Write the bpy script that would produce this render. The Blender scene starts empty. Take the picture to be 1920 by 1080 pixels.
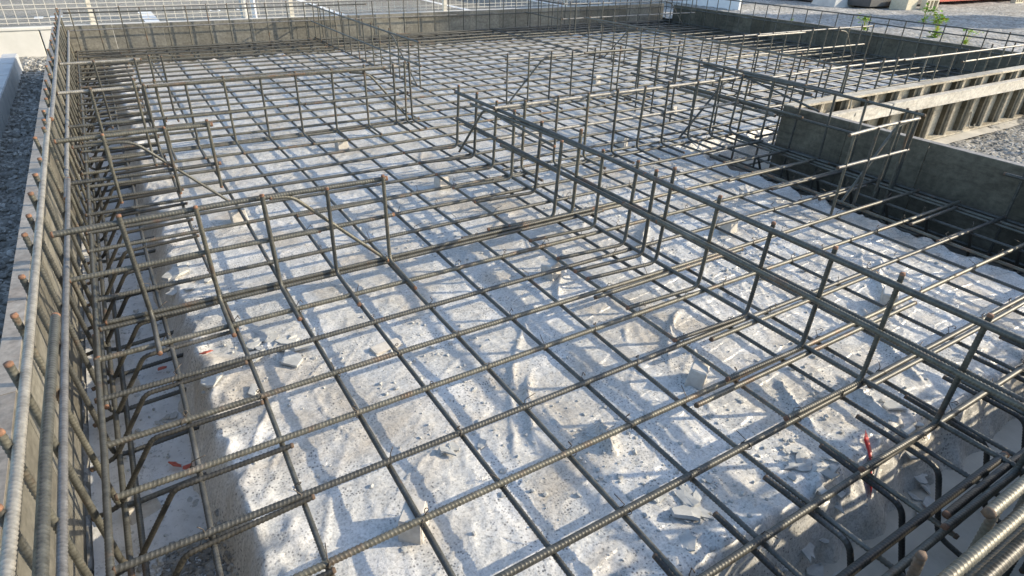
import bpy, math, random
import numpy as np
from mathutils import Matrix, Vector
R = math.radians
random.seed(7)
rng = np.random.default_rng(11)
scene = bpy.context.scene
COL = scene.collection

# ------------------------------------------------------------------ camera
PITCH, YAW, ROLL = R(29.92), R(32.55), R(-1.66)
CAMLOC = Vector((-0.7376, -1.2548, 1.1102))
fwd = Vector((math.sin(YAW) * math.cos(PITCH), math.cos(YAW) * math.cos(PITCH), -math.sin(PITCH)))
rt0 = Vector((math.cos(YAW), -math.sin(YAW), 0))
dn0 = fwd.cross(rt0)
rt = rt0 * math.cos(ROLL) + dn0 * math.sin(ROLL)
dn = dn0 * math.cos(ROLL) - rt0 * math.sin(ROLL)
cam_data = bpy.data.cameras.new("camera")
cam = bpy.data.objects.new("camera", cam_data)
COL.objects.link(cam)
M = Matrix((rt, -dn, -fwd)).transposed().to_4x4()
M.translation = CAMLOC
cam.matrix_world = M
cam_data.sensor_width = 36.0
cam_data.lens = 36.0 * 1154.9 / 1920.0
cam_data.clip_start = 0.02
cam_data.clip_end = 2000
scene.camera = cam

# ------------------------------------------------------------------ light
SUN_EL, SUN_AZ = R(24.0), R(24.0)          # azimuth measured from +X towards -Y
to_sun = Vector((math.cos(SUN_EL) * math.cos(SUN_AZ), -math.cos(SUN_EL) * math.sin(SUN_AZ), math.sin(SUN_EL)))
world = bpy.data.worlds.new("World")
scene.world = world
world.use_nodes = True
wn = world.node_tree.nodes
wl = world.node_tree.links
wn.clear()
sky = wn.new("ShaderNodeTexSky")
sky.sky_type = 'NISHITA'
sky.sun_disc = False
sky.sun_elevation = SUN_EL
sky.sun_rotation = math.atan2(to_sun.x, to_sun.y)
sky.air_density = 1.0
sky.dust_density = 1.0
sky.ozone_density = 1.0
bg = wn.new("ShaderNodeBackground")
bg.inputs["Strength"].default_value = 0.15
wo = wn.new("ShaderNodeOutputWorld")
wl.new(sky.outputs[0], bg.inputs[0])
wl.new(bg.outputs[0], wo.inputs[0])
sun_data = bpy.data.lights.new("sun", 'SUN')
sun_data.energy = 2.8
sun_data.angle = R(0.53)
sun_data.color = (1.0, 0.87, 0.66)
sun = bpy.data.objects.new("sun", sun_data)
COL.objects.link(sun)
sun.rotation_euler = to_sun.to_track_quat('Z', 'Y').to_euler()
sun.location = to_sun * 30
scene.view_settings.view_transform = 'Standard'
scene.view_settings.look = 'None'
scene.view_settings.gamma = 1.0
scene.view_settings.exposure = 1.13
scene.view_settings.use_curve_mapping = False

# ------------------------------------------------------------------ materials
def mat(name):
    m = bpy.data.materials.new(name)
    m.use_nodes = True
    n = m.node_tree.nodes
    n.clear()
    out = n.new("ShaderNodeOutputMaterial")
    b = n.new("ShaderNodeBsdfPrincipled")
    m.node_tree.links.new(b.outputs[0], out.inputs[0])
    return m, n, m.node_tree.links, b

def noise(n, l, scale, detail=4.0, rough=0.6, coord=None, dist=0.0, wsrc=None):
    t = n.new("ShaderNodeTexNoise")
    if wsrc is not None:
        t.noise_dimensions = '4D'
        l.new(wsrc, t.inputs["W"])
    t.inputs["Scale"].default_value = scale
    t.inputs["Detail"].default_value = detail
    t.inputs["Roughness"].default_value = rough
    t.inputs["Distortion"].default_value = dist
    if coord is not None:
        l.new(coord, t.inputs["Vector"])
    return t

def ramp(n, l, src, stops):
    r = n.new("ShaderNodeValToRGB")
    els = r.color_ramp.elements
    while len(els) < len(stops):
        els.new(0.5)
    for e, (p, c) in zip(els, stops):
        e.position = p
        e.color = (*c, 1) if len(c) == 3 else c
    l.new(src, r.inputs[0])
    return r

def mixc(n, l, fac, a, b, mode='MIX'):
    x = n.new("ShaderNodeMix")
    x.data_type = 'RGBA'
    x.blend_type = mode
    for s, v in ((x.inputs[0], fac), (x.inputs[6], a), (x.inputs[7], b)):
        if hasattr(v, "is_linked"):
            l.new(v, s)
        elif isinstance(v, (int, float)):
            s.default_value = v
        else:
            s.default_value = (*v, 1)
    return x.outputs[2]

def bump(n, l, b, src, strength, dist):
    bp = n.new("ShaderNodeBump")
    bp.inputs["Strength"].default_value = strength
    bp.inputs["Distance"].default_value = dist
    l.new(src, bp.inputs["Height"])
    l.new(bp.outputs[0], b.inputs["Normal"])
    return bp

def coords(n, kind="Object"):
    return n.new("ShaderNodeTexCoord").outputs[kind]

def geopos(n):
    return n.new("ShaderNodeNewGeometry").outputs["Position"]

def steel_mat(name, base, rust_amt):
    m, n, l, b = mat(name)
    c = geopos(n)
    oi = n.new("ShaderNodeObjectInfo")
    n1 = noise(n, l, 9.0, 5, 0.65, c)
    n2 = noise(n, l, 45.0, 4, 0.7, c)
    dk = tuple(v * 0.62 for v in base)
    lt = tuple(v * 1.35 for v in base)
    col = ramp(n, l, n2.outputs[0], [(0.3, dk), (0.7, lt)]).outputs[0]
    rn = n.new("ShaderNodeMath"); rn.operation = 'MULTIPLY_ADD'
    l.new(oi.outputs["Random"], rn.inputs[0]); rn.inputs[1].default_value = 0.10
    l.new(n1.outputs[0], rn.inputs[2])
    rf = ramp(n, l, rn.outputs[0], [(0.68 - rust_amt * 0.25, (0, 0, 0)), (0.88 - rust_amt * 0.25, (1, 1, 1))])
    rust = ramp(n, l, n2.outputs[0], [(0.3, (0.09, 0.045, 0.022)), (0.7, (0.26, 0.115, 0.05))]).outputs[0]
    fm = n.new("ShaderNodeMath"); fm.operation = 'MULTIPLY'
    l.new(rf.outputs[0], fm.inputs[0]); fm.inputs[1].default_value = 0.75
    vr = ramp(n, l, oi.outputs["Random"], [(0.0, (0.72, 0.72, 0.74)), (0.5, (1.0, 1.0, 1.0)), (1.0, (1.35, 1.3, 1.18))])
    col = mixc(n, l, 1.0, col, vr.outputs[0], 'MULTIPLY')
    n3 = noise(n, l, 3.0, 4, 0.6, c)
    cs = ramp(n, l, n3.outputs[0], [(0.60, (0, 0, 0)), (0.72, (0.5, 0.5, 0.5))]).outputs[0]
    col = mixc(n, l, cs, col, (0.27, 0.26, 0.235))
    l.new(mixc(n, l, fm.outputs[0], col, rust), b.inputs["Base Color"])
    b.inputs["Metallic"].default_value = 0.25
    b.inputs["Roughness"].default_value = 0.48
    bump(n, l, b, n2.outputs[0], 0.25, 0.002)
    return m

def flat_mat(name, c1, c2, scale, rough=0.8, metal=0.0, bstr=0.3, bdist=0.004, detail=5):
    m, n, l, b = mat(name)
    c = geopos(n)
    a = noise(n, l, scale, detail, 0.65, c)
    l.new(ramp(n, l, a.outputs[0], [(0.3, c1), (0.7, c2)]).outputs[0], b.inputs["Base Color"])
    b.inputs["Roughness"].default_value = rough
    b.inputs["Metallic"].default_value = metal
    bump(n, l, b, a.outputs[0], bstr, bdist)
    return m

STEEL = steel_mat("rebar_steel", (0.088, 0.087, 0.075), 0.15)
STEEL_PALE = steel_mat("rebar_sunlit_steel", (0.205, 0.20, 0.19), -0.5)  # lighter copy of the rebar steel for sunlit bars, sunlight in the colour
RUST_END = flat_mat("cut_end_rust", (0.085, 0.047, 0.03), (0.28, 0.145, 0.085), 70, 0.85)
DULL_END = flat_mat("cut_end_dull", (0.07, 0.05, 0.035), (0.15, 0.095, 0.06), 160, 0.8)
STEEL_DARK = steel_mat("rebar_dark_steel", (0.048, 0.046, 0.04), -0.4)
WIRE = flat_mat("tie_wire_steel", (0.05, 0.045, 0.04), (0.16, 0.13, 0.10), 200, 0.5, 0.5, 0.1, 0.001)
BLOCKM = flat_mat("spacer_mortar", (0.48, 0.44, 0.38), (0.62, 0.59, 0.53), 60, 0.85, 0, 0.3, 0.003)
FLAKE = flat_mat("mortar_flake", (0.38, 0.38, 0.36), (0.55, 0.55, 0.52), 35, 0.9, 0, 0.4, 0.003)
FLAKE_RED = flat_mat("red_sprayed_mortar", (0.40, 0.08, 0.05), (0.60, 0.16, 0.10), 60, 0.8)
RED = flat_mat("red_tape_plastic", (0.55, 0.02, 0.015), (0.72, 0.05, 0.03), 30, 0.4)
def lean_mat():
    m, n, l, b = mat("lean_concrete")
    c = geopos(n)
    a = noise(n, l, 5, 8, 0.66, c, 0.5)
    base = ramp(n, l, a.outputs[0], [(0.30, (0.50, 0.49, 0.46)), (0.5, (0.66, 0.655, 0.63)), (0.70, (0.80, 0.795, 0.775))]).outputs[0]
    d = noise(n, l, 60, 6, 0.75, c)
    base = mixc(n, l, ramp(n, l, d.outputs[0], [(0.56, (0, 0, 0)), (0.66, (0.75, 0.75, 0.75))]).outputs[0], base, (0.25, 0.245, 0.225))
    l.new(base, b.inputs["Base Color"]); b.inputs["Roughness"].default_value = 0.9
    bump(n, l, b, d.outputs[0], 0.6, 0.005)
    return m
LEAN = lean_mat()
LEAN_SHADE = flat_mat("shaded_lean_concrete", (0.10, 0.088, 0.068), (0.26, 0.225, 0.175), 5, 0.85, 0, 0.6, 0.008, 9)  # darker copy of the lean concrete, trench shade put into the colour
LEAN_SAND = flat_mat("sandy_lean_concrete", (0.40, 0.37, 0.31), (0.58, 0.54, 0.46), 6, 0.9, 0, 0.6, 0.008, 9)
WALLC = flat_mat("boundary_concrete", (0.62, 0.59, 0.52), (0.72, 0.69, 0.62), 5, 0.9, 0, 0.2, 0.004, 8)
WALLG = flat_mat("grey_block_concrete", (0.40, 0.41, 0.41), (0.55, 0.56, 0.55), 6, 0.9, 0, 0.3, 0.004, 8)
FENCEM = flat_mat("cream_fence_coating", (0.60, 0.55, 0.46), (0.68, 0.64, 0.55), 12, 0.5)
WHITE = flat_mat("white_paint", (0.70, 0.71, 0.72), (0.82, 0.82, 0.82), 5, 0.5)
LINE = flat_mat("road_paint", (0.66, 0.66, 0.64), (0.82, 0.82, 0.8), 30, 0.7)
HUTW = flat_mat("hut_cladding", (0.05, 0.05, 0.055), (0.09, 0.09, 0.09), 4, 0.6)
HUTR = flat_mat("hut_red_sill", (0.33, 0.02, 0.015), (0.45, 0.04, 0.03), 6, 0.5)
CINDER = flat_mat("hollow_block", (0.50, 0.45, 0.33), (0.66, 0.60, 0.47), 25, 0.9)
BLOCKERW = flat_mat("blocker_render", (0.55, 0.53, 0.48), (0.62, 0.60, 0.55), 3, 0.9)
BLOCKERC = flat_mat("blocker_cap", (0.08, 0.08, 0.09), (0.13, 0.13, 0.14), 8, 0.8)
GLASS = flat_mat("window_glass", (0.03, 0.04, 0.05), (0.05, 0.06, 0.07), 2, 0.08)

def form_mat(name, dark, lite, tint):
    m, n, l, b = mat(name)
    c = geopos(n)
    a = noise(n, l, 3.2, 8, 0.68, c, 0.8)
    a2 = noise(n, l, 38, 5, 0.7, c)
    mp = n.new("ShaderNodeMapping")
    l.new(c, mp.inputs[0]); mp.inputs["Scale"].default_value = (2.5, 2.5, 14)
    a3 = noise(n, l, 2.0, 6, 0.7, mp.outputs[0], 0.6)
    base = ramp(n, l, a.outputs[0], [(0.28, dark), (0.72, lite)]).outputs[0]
    st = ramp(n, l, a3.outputs[0], [(0.50, (0, 0, 0)), (0.68, (1, 1, 1))]).outputs[0]
    f = n.new("ShaderNodeMath"); f.operation = 'MULTIPLY'; l.new(st, f.inputs[0]); f.inputs[1].default_value = 0.55
    base = mixc(n, l, f.outputs[0], base, tint)
    sp = ramp(n, l, a2.outputs[0], [(0.35, (0.7, 0.7, 0.7)), (0.65, (1.15, 1.15, 1.15))]).outputs[0]
    base = mixc(n, l, 1.0, base, sp, 'MULTIPLY')
    oi = n.new("ShaderNodeObjectInfo")
    vr = ramp(n, l, oi.outputs["Random"], [(0.0, (0.68, 0.66, 0.62)), (0.5, (1, 1, 1)), (1.0, (1.18, 1.17, 1.15))])
    l.new(mixc(n, l, 1.0, base, vr.outputs[0], 'MULTIPLY'), b.inputs["Base Color"])
    b.inputs["Roughness"].default_value = 0.55
    b.inputs["Metallic"].default_value = 0.15
    bump(n, l, b, a2.outputs[0], 0.25, 0.002)
    return m

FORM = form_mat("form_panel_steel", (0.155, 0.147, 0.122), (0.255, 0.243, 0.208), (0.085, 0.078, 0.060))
FORM_DARK = form_mat("form_panel_stained_shaded", (0.055, 0.050, 0.036), (0.16, 0.148, 0.112), (0.034, 0.028, 0.018))  # stained steel, made darker still to carry shade in the colour
FORM_TOP = form_mat("form_flange_steel", (0.20, 0.178, 0.15), (0.33, 0.30, 0.265), (0.17, 0.125, 0.09))
FORM_PALE = form_mat("form_pale_steel", (0.40, 0.36, 0.285), (0.56, 0.51, 0.41), (0.24, 0.19, 0.13))
WALER = form_mat("waler_galvanised", (0.46, 0.44, 0.395), (0.60, 0.575, 0.52), (0.33, 0.29, 0.23))

def sheet_mat():
    m, n, l, b = mat("plastic_over_gravel")
    c = geopos(n)
    a = noise(n, l, 5.5, 7, 0.62, c, 0.3)
    base = ramp(n, l, a.outputs[0], [(0.28, (0.46, 0.445, 0.41)), (0.5, (0.60, 0.59, 0.555)), (0.74, (0.73, 0.72, 0.70))]).outputs[0]
    # sandy patches seen through the film
    a1 = noise(n, l, 2.3, 6, 0.6, c, 1.2)
    f1 = ramp(n, l, a1.outputs[0], [(0.47, (0, 0, 0)), (0.64, (0.7, 0.7, 0.7))]).outputs[0]
    base = mixc(n, l, f1, base, (0.46, 0.40, 0.315))
    # grit
    g = noise(n, l, 120, 5, 0.8, c)
    gr = ramp(n, l, g.outputs[0], [(0.34, (0.58, 0.57, 0.55)), (0.50, (1.0, 1.0, 1.0)), (0.66, (1.18, 1.175, 1.165))]).outputs[0]
    base = mixc(n, l, 1.0, base, gr, 'MULTIPLY')
    # trapped droplets: small dark dots in patches
    v = n.new("ShaderNodeTexVoronoi"); v.inputs["Scale"].default_value = 125
    l.new(c, v.inputs["Vector"])
    d = ramp(n, l, v.outputs["Distance"], [(0.27, (1, 1, 1)), (0.38, (0, 0, 0))]).outputs[0]
    a4 = noise(n, l, 7.0, 4, 0.6, c)
    pm = ramp(n, l, a4.outputs[0], [(0.40, (0, 0, 0)), (0.58, (1, 1, 1))]).outputs[0]
    vr = n.new("ShaderNodeSeparateColor"); l.new(v.outputs["Color"], vr.inputs[0])
    th = n.new("ShaderNodeMath"); th.operation = 'GREATER_THAN'; l.new(vr.outputs[0], th.inputs[0]); th.inputs[1].default_value = 0.45
    mm = n.new("ShaderNodeMath"); mm.operation = 'MULTIPLY'; l.new(d, mm.inputs[0]); l.new(th.outputs[0], mm.inputs[1])
    m2 = n.new("ShaderNodeMath"); m2.operation = 'MULTIPLY'; l.new(mm.outputs[0], m2.inputs[0]); l.new(pm, m2.inputs[1])
    m3 = n.new("ShaderNodeMath"); m3.operation = 'MULTIPLY'; l.new(m2.outputs[0], m3.inputs[0]); m3.inputs[1].default_value = 0.8
    base = mixc(n, l, m3.outputs[0], base, (0.07, 0.07, 0.072))
    l.new(base, b.inputs["Base Color"])
    b.inputs["Roughness"].default_value = 0.5
    b.inputs["Coat Weight"].default_value = 0.6
    b.inputs["Coat Roughness"].default_value = 0.22
    b.inputs["Coat IOR"].default_value = 1.5
    # the film itself: stretched wrinkles that only bend the clear top layer
    mpf = n.new("ShaderNodeMapping"); l.new(c, mpf.inputs[0])
    mpf.inputs["Rotation"].default_value = (0, 0, R(-35)); mpf.inputs["Scale"].default_value = (5.0, 16.0, 8.0)
    f_a = noise(n, l, 1.0, 6, 0.62, mpf.outputs[0], 1.6)
    f_v = n.new("ShaderNodeTexVoronoi"); f_v.feature = 'DISTANCE_TO_EDGE'; f_v.inputs["Scale"].default_value = 0.9
    l.new(mpf.outputs[0], f_v.inputs["Vector"])
    f_r = ramp(n, l, f_v.outputs["Distance"], [(0.0, (1, 1, 1)), (0.09, (0, 0, 0))])
    f_s = n.new("ShaderNodeMath"); f_s.operation = 'MULTIPLY_ADD'
    l.new(f_r.outputs[0], f_s.inputs[0]); f_s.inputs[1].default_value = 0.35; l.new(f_a.outputs[0], f_s.inputs[2])
    fb = n.new("ShaderNodeBump"); fb.inputs["Strength"].default_value = 0.9; fb.inputs["Distance"].default_value = 0.02
    l.new(f_s.outputs[0], fb.inputs["Height"]); l.new(fb.outputs[0], b.inputs["Coat Normal"])
    hn = n.new("ShaderNodeMath"); hn.operation = 'MULTIPLY_ADD'
    l.new(g.outputs[0], hn.inputs[0]); hn.inputs[1].default_value = 0.3
    wr = noise(n, l, 34, 6, 0.65, c, 1.5)
    l.new(wr.outputs[0], hn.inputs[2])
    # crumpled-film facets
    cv = n.new("ShaderNodeTexVoronoi"); cv.inputs["Scale"].default_value = 13
    dn_ = noise(n, l, 6, 4, 0.6, c)
    av = n.new("ShaderNodeVectorMath"); av.operation = 'MULTIPLY_ADD'
    l.new(dn_.outputs["Color"], av.inputs[0]); av.inputs[1].default_value = (0.16, 0.16, 0.16); l.new(c, av.inputs[2])
    l.new(av.outputs[0], cv.inputs["Vector"])
    h2 = n.new("ShaderNodeMath"); h2.operation = 'MULTIPLY_ADD'
    l.new(cv.outputs["Distance"], h2.inputs[0]); h2.inputs[1].default_value = 0.9; l.new(hn.outputs[0], h2.inputs[2])
    bump(n, l, b, h2.outputs[0], 0.5, 0.005)
    return m
SHEET = sheet_mat()

def gravel_mat(name, dark, mid, lite, scale=38):
    m, n, l, b = mat(name)
    c = geopos(n)
    v = n.new("ShaderNodeTexVoronoi"); v.inputs["Scale"].default_value = scale
    l.new(c, v.inputs["Vector"])
    s = n.new("ShaderNodeSeparateColor"); l.new(v.outputs["Color"], s.inputs[0])
    col = ramp(n, l, s.outputs[0], [(0.0, dark), (0.5, mid), (1.0, lite)]).outputs[0]
    a = noise(n, l, 2.0, 5, 0.6, c)
    sh = ramp(n, l, a.outputs[0], [(0.3, (0.75, 0.73, 0.70)), (0.7, (1.1, 1.1, 1.1))]).outputs[0]
    l.new(mixc(n, l, 1.0, col, sh, 'MULTIPLY'), b.inputs["Base Color"])
    b.inputs["Roughness"].default_value = 0.9
    inv = n.new("ShaderNodeMath"); inv.operation = 'SUBTRACT'; inv.inputs[0].default_value = 1.0
    l.new(v.outputs["Distance"], inv.inputs[1])
    bump(n, l, b, inv.outputs[0], 0.9, 0.012)
    return m
GRAVEL = gravel_mat("gravel_ground", (0.17, 0.162, 0.14), (0.29, 0.28, 0.25), (0.46, 0.44, 0.40))
GRAVEL_PALE = gravel_mat("pale_gravel", (0.22, 0.21, 0.19), (0.34, 0.33, 0.305), (0.52, 0.50, 0.47), 30)
ASPHALT = gravel_mat("asphalt", (0.18, 0.168, 0.14), (0.28, 0.265, 0.23), (0.42, 0.40, 0.35), 70)
SAND = gravel_mat("sandy_gravel", (0.20, 0.18, 0.15), (0.33, 0.30, 0.25), (0.46, 0.42, 0.36), 55)

def stone_mat():
    m, n, l, b = mat("loose_stone")
    c = geopos(n)
    v = n.new("ShaderNodeTexVoronoi"); v.inputs["Scale"].default_value = 22
    l.new(c, v.inputs["Vector"])
    s = n.new("ShaderNodeSeparateColor"); l.new(v.outputs["Color"], s.inputs[0])
    a = noise(n, l, 90, 4, 0.6, c)
    col = ramp(n, l, s.outputs[1], [(0.0, (0.18, 0.172, 0.15)), (0.6, (0.34, 0.33, 0.30)), (1.0, (0.56, 0.54, 0.49))]).outputs[0]
    sp = ramp(n, l, a.outputs[0], [(0.3, (0.8, 0.8, 0.8)), (0.7, (1.15, 1.15, 1.15))]).outputs[0]
    l.new(mixc(n, l, 1.0, col, sp, 'MULTIPLY'), b.inputs["Base Color"])
    b.inputs["Roughness"].default_value = 0.9
    return m
STONE = stone_mat()

def leaf_mat():
    m, n, l, b = mat("weed_leaf")
    c = geopos(n)
    a = noise(n, l, 20, 3, 0.6, c)
    l.new(ramp(n, l, a.outputs[0], [(0.3, (0.20, 0.34, 0.02)), (0.7, (0.44, 0.60, 0.06))]).outputs[0], b.inputs["Base Color"])
    b.inputs["Roughness"].default_value = 0.5
    b.inputs["Transmission Weight"].default_value = 0.0
    b.inputs["Subsurface Weight"].default_value = 0.2
    return m
LEAF = leaf_mat()

# ------------------------------------------------------------------ mesh helpers
def mesh_np(name, verts, faces, mats, mi=None, smooth=True):
    """verts (N,3) float, faces (F,4) or (F,3) int arrays (list of arrays allowed)"""
    me = bpy.data.meshes.new(name)
    fl = faces if isinstance(faces, list) else [faces]
    fl = [f for f in fl if len(f)]
    loops = np.concatenate([f.ravel() for f in fl]).astype(np.int32)
    sizes = np.concatenate([np.full(len(f), f.shape[1]) for f in fl]).astype(np.int32)
    starts = np.concatenate([[0], np.cumsum(sizes)[:-1]]).astype(np.int32)
    me.vertices.add(len(verts))
    me.vertices.foreach_set("co", np.asarray(verts, np.float32).ravel())
    me.loops.add(len(loops))
    me.loops.foreach_set("vertex_index", loops)
    me.polygons.add(len(sizes))
    me.polygons.foreach_set("loop_start", starts)
    me.polygons.foreach_set("loop_total", sizes)
    if mi is not None:
        me.polygons.foreach_set("material_index", np.asarray(mi, np.int32))
    me.polygons.foreach_set("use_smooth", np.full(len(sizes), bool(smooth)))
    for m in (mats if isinstance(mats, (list, tuple)) else [mats]):
        me.materials.append(m)
    me.update(calc_edges=True)
    me.validate()
    return me

def link(name, me, parent=None, loc=(0, 0, 0), rot=(0, 0, 0)):
    o = bpy.data.objects.new(name, me)
    COL.objects.link(o)
    o.location = loc
    o.rotation_euler = rot
    if parent is not None:
        o.parent = parent
    return o

def tag(o, label, cat, group=None):
    o["label"] = label
    o["category"] = cat
    if group:
        o["group"] = group
    return o

def empty(name, loc, label, cat, group=None):
    o = bpy.data.objects.new(name, None)
    COL.objects.link(o)
    o.location = loc
    o.empty_display_size = 0.05
    return tag(o, label, cat, group)

def structure(o, stuff=False):
    o["kind"] = "stuff" if stuff else "structure"
    return o

def fillet(pts, rad, n=5):
    """round the corners of a polyline"""
    pts = [np.array(p, float) for p in pts]
    out = [pts[0]]
    for i in range(1, len(pts) - 1):
        a, b, c = pts[i - 1], pts[i], pts[i + 1]
        u = (a - b) / np.linalg.norm(a - b)
        w = (c - b) / np.linalg.norm(c - b)
        r = min(rad, 0.45 * np.linalg.norm(a - b), 0.45 * np.linalg.norm(c - b))
        p, q = b + u * r, b + w * r
        for k in range(n + 1):
            t = k / n
            out.append((1 - t) ** 2 * p + 2 * t * (1 - t) * b + t * t * q)
    out.append(pts[-1])
    return np.array(out)

def sweep(name, pts, r, ribs=True, mats=(None, None), sides=12, pitch=0.0090, wav=0.0, seed=0, end_rust=0.008, phase=None, depth=0.19):
    """a deformed steel bar along a polyline; cut ends get material slot 1"""
    pts = np.asarray(pts, float)
    seg = np.linalg.norm(np.diff(pts, axis=0), axis=1)
    S = np.concatenate([[0], np.cumsum(seg)])
    L = S[-1]
    g = np.random.default_rng(seed)
    if end_rust > 0: r = r * 0.93
    if ribs:
        k = max(2, int(L / pitch))
        base = np.arange(k) * (L / k)
        p = L / k
        s = np.sort(np.concatenate([base, base + 0.5 * p, base + 0.78 * p, [L]]))
        crest = np.zeros(len(s))
        fr = ((s / p) % 1.0)
        crest[(fr > 0.4) & (fr < 0.9)] = 1
    else:
        k = max(2, int(L / 0.25))
        s = np.unique(np.round(np.concatenate([np.linspace(0, L, k + 1), S, [min(0.012, L / 3), L - min(0.012, L / 3)]]), 5))
        crest = np.ones(len(s)) * 0.55
    P = np.stack([np.interp(s, S, pts[:, i]) for i in range(3)], 1)
    T = np.gradient(P, axis=0) if len(P) > 2 else np.diff(P, axis=0).repeat(2, 0)
    T /= np.linalg.norm(T, axis=1)[:, None] + 1e-12
    # rotation-minimising frame
    N = np.zeros_like(P)
    ref = np.array([0, 0, 1.0]) if abs(T[0, 2]) < 0.9 else np.array([1.0, 0, 0])
    v = ref - T[0] * (ref @ T[0]); v /= np.linalg.norm(v)
    if pts.shape[0] == 2:
        N[:] = v
    else:
        for i in range(len(P)):
            v = v - T[i] * (v @ T[i]); v /= np.linalg.norm(v); N[i] = v
    B = np.cross(T, N)
    if wav:
        kk = g.uniform(0.5, 1.3, 4); ph = g.uniform(0, 6.3, 8); am = g.normal(0, wav, 8)
        for j in range(4):
            P = P + N * (am[j] * np.sin(kk[j] * s * 2.2 + ph[j]))[:, None] * 0.6 + B * (am[j + 4] * np.sin(kk[j] * s * 2.6 + ph[j + 4]))[:, None]
    ph0 = g.uniform(0, 6.28) if phase is None else phase
    ang = np.arange(sides) * 2 * np.pi / sides
    lon = np.zeros(sides)
    if ribs:
        lon[0] = 1; lon[sides // 2] = 1
    h = np.maximum(crest[:, None], lon[None, :] * 1.25)
    rad = r * (1 - depth * (1 - h))
    ca, sa = np.cos(ang + ph0), np.sin(ang + ph0)
    V = P[:, None, :] + rad[:, :, None] * (N[:, None, :] * ca[None, :, None] + B[:, None, :] * sa[None, :, None])
    n = len(s)
    if ribs:   # ribs lean back on either side of the lengthwise seam
        V = V + T[:, None, :] * (0.0042 * np.abs(np.sin(ang)) - 0.0021)[None, :, None] * ((s > 0.01) & (s < L - 0.01))[:, None, None]
    V = V.reshape(-1, 3)
    i = np.arange(n - 1)[:, None] * sides
    j = np.arange(sides)[None, :]
    j2 = (j + 1) % sides
    F = np.stack([i + j, i + j2, i + sides + j2, i + sides + j], -1).reshape(-1, 4)
    sm = 0.5 * (s[:-1] + s[1:])
    mi = np.repeat(((sm < end_rust) | (sm > L - end_rust)).astype(int), sides)
    # caps
    V = np.concatenate([V, P[:1], P[-1:]])
    c0, c1 = n * sides, n * sides + 1
    jj = np.arange(sides)
    cap0 = np.stack([np.full(sides, c0), (jj + 1) % sides, jj], 1)
    cap1 = np.stack([np.full(sides, c1), (n - 1) * sides + jj, (n - 1) * sides + (jj + 1) % sides], 1)
    mi = np.concatenate([mi, np.ones(2 * sides, int)])
    m1, m2 = mats
    return mesh_np(name, V, [F, np.concatenate([cap0, cap1])], [m1 or STEEL, m2 or DULL_END], mi)

BOXF = np.array([[0, 1, 3, 2], [4, 6, 7, 5], [0, 4, 5, 1], [2, 3, 7, 6], [0, 2, 6, 4], [1, 5, 7, 3]])
class Bx:
    """collects boxes / hexahedra for ONE part"""
    def __init__(s): s.v = []; s.f = []; s.n = 0
    def box(s, lo, hi, bev=0.0):
        x0, y0, z0 = lo; x1, y1, z1 = hi
        if not bev:
            v = np.array([[x, y, z] for x in (x0, x1) for y in (y0, y1) for z in (z0, z1)])
            s.v.append(v); s.f.append(BOXF + s.n); s.n += 8
            return s
        import bmesh
        bm = bmesh.new()
        bmesh.ops.create_cube(bm, size=1)
        for q in bm.verts:
            q.co = Vector(((x0 + x1) / 2 + q.co.x * (x1 - x0), (y0 + y1) / 2 + q.co.y * (y1 - y0), (z0 + z1) / 2 + q.co.z * (z1 - z0)))
        bmesh.ops.bevel(bm, geom=bm.edges[:], offset=bev, segments=2, affect='EDGES')
        bmesh.ops.triangulate(bm, faces=bm.faces[:])
        bm.verts.ensure_lookup_table()
        s.v.append(np.array([q.co[:] for q in bm.verts]))
        f = np.array([[q.index for q in ff.verts] for ff in bm.faces])
        s.f.append(f + s.n); s.n += len(s.v[-1]); bm.free()
        return s
    def hexa(s, pts):
        s.v.append(np.array(pts, float)); s.f.append(BOXF + s.n); s.n += 8
        return s
    def mesh(s, name, m, smooth=False):
        q = [f for f in s.f if f.shape[1] == 4]; t = [f for f in s.f if f.shape[1] == 3]
        fl = ([np.concatenate(q)] if q else []) + ([np.concatenate(t)] if t else [])
        return mesh_np(name, np.concatenate(s.v), fl, m, smooth=smooth)

def vnoise(x, y, seed=0):
    """smooth 2-D gradient noise in about [-1, 1]"""
    x = np.asarray(x, float); y = np.asarray(y, float)
    xi = np.floor(x).astype(int); yi = np.floor(y).astype(int)
    xf = x - xi; yf = y - yi
    def grad(ix, iy):
        h = (ix * 374761393 + iy * 668265263 + seed * 144665) & 0x7fffffff
        h = ((h ^ (h >> 13)) * 1274126177) & 0x7fffffff
        a = (h & 0xffff) / 65536.0 * 2 * np.pi
        return np.cos(a), np.sin(a)
    u = xf * xf * xf * (xf * (xf * 6 - 15) + 10); v = yf * yf * yf * (yf * (yf * 6 - 15) + 10)
    def dot(dx, dy):
        gx, gy = grad(xi + dx, yi + dy)
        return gx * (xf - dx) + gy * (yf - dy)
    a = dot(0, 0); b = dot(1, 0); c = dot(0, 1); d = dot(1, 1)
    return 1.5 * ((a * (1 - u) + b * u) * (1 - v) + (c * (1 - u) + d * u) * v)

def fbm(x, y, octv=4, seed=0, gain=0.5):
    t = 0; a = 1.0
    for o in range(octv):
        t = t + a * vnoise(x * 2 ** o, y * 2 ** o, seed + o * 17); a *= gain
    return t

def grid_obj(name, xs, ys, zf, m, smooth=True):
    X, Y = np.meshgrid(xs, ys)
    Z = zf(X, Y)
    V = np.stack([X, Y, Z], -1).reshape(-1, 3)
    nx, ny = len(xs), len(ys)
    i = (np.arange(ny - 1)[:, None] * nx + np.arange(nx - 1)[None, :]).ravel()
    F = np.stack([i, i + 1, i + nx + 1, i + nx], 1)
    return link(name, mesh_np(name, V, F, m, smooth=smooth))

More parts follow.
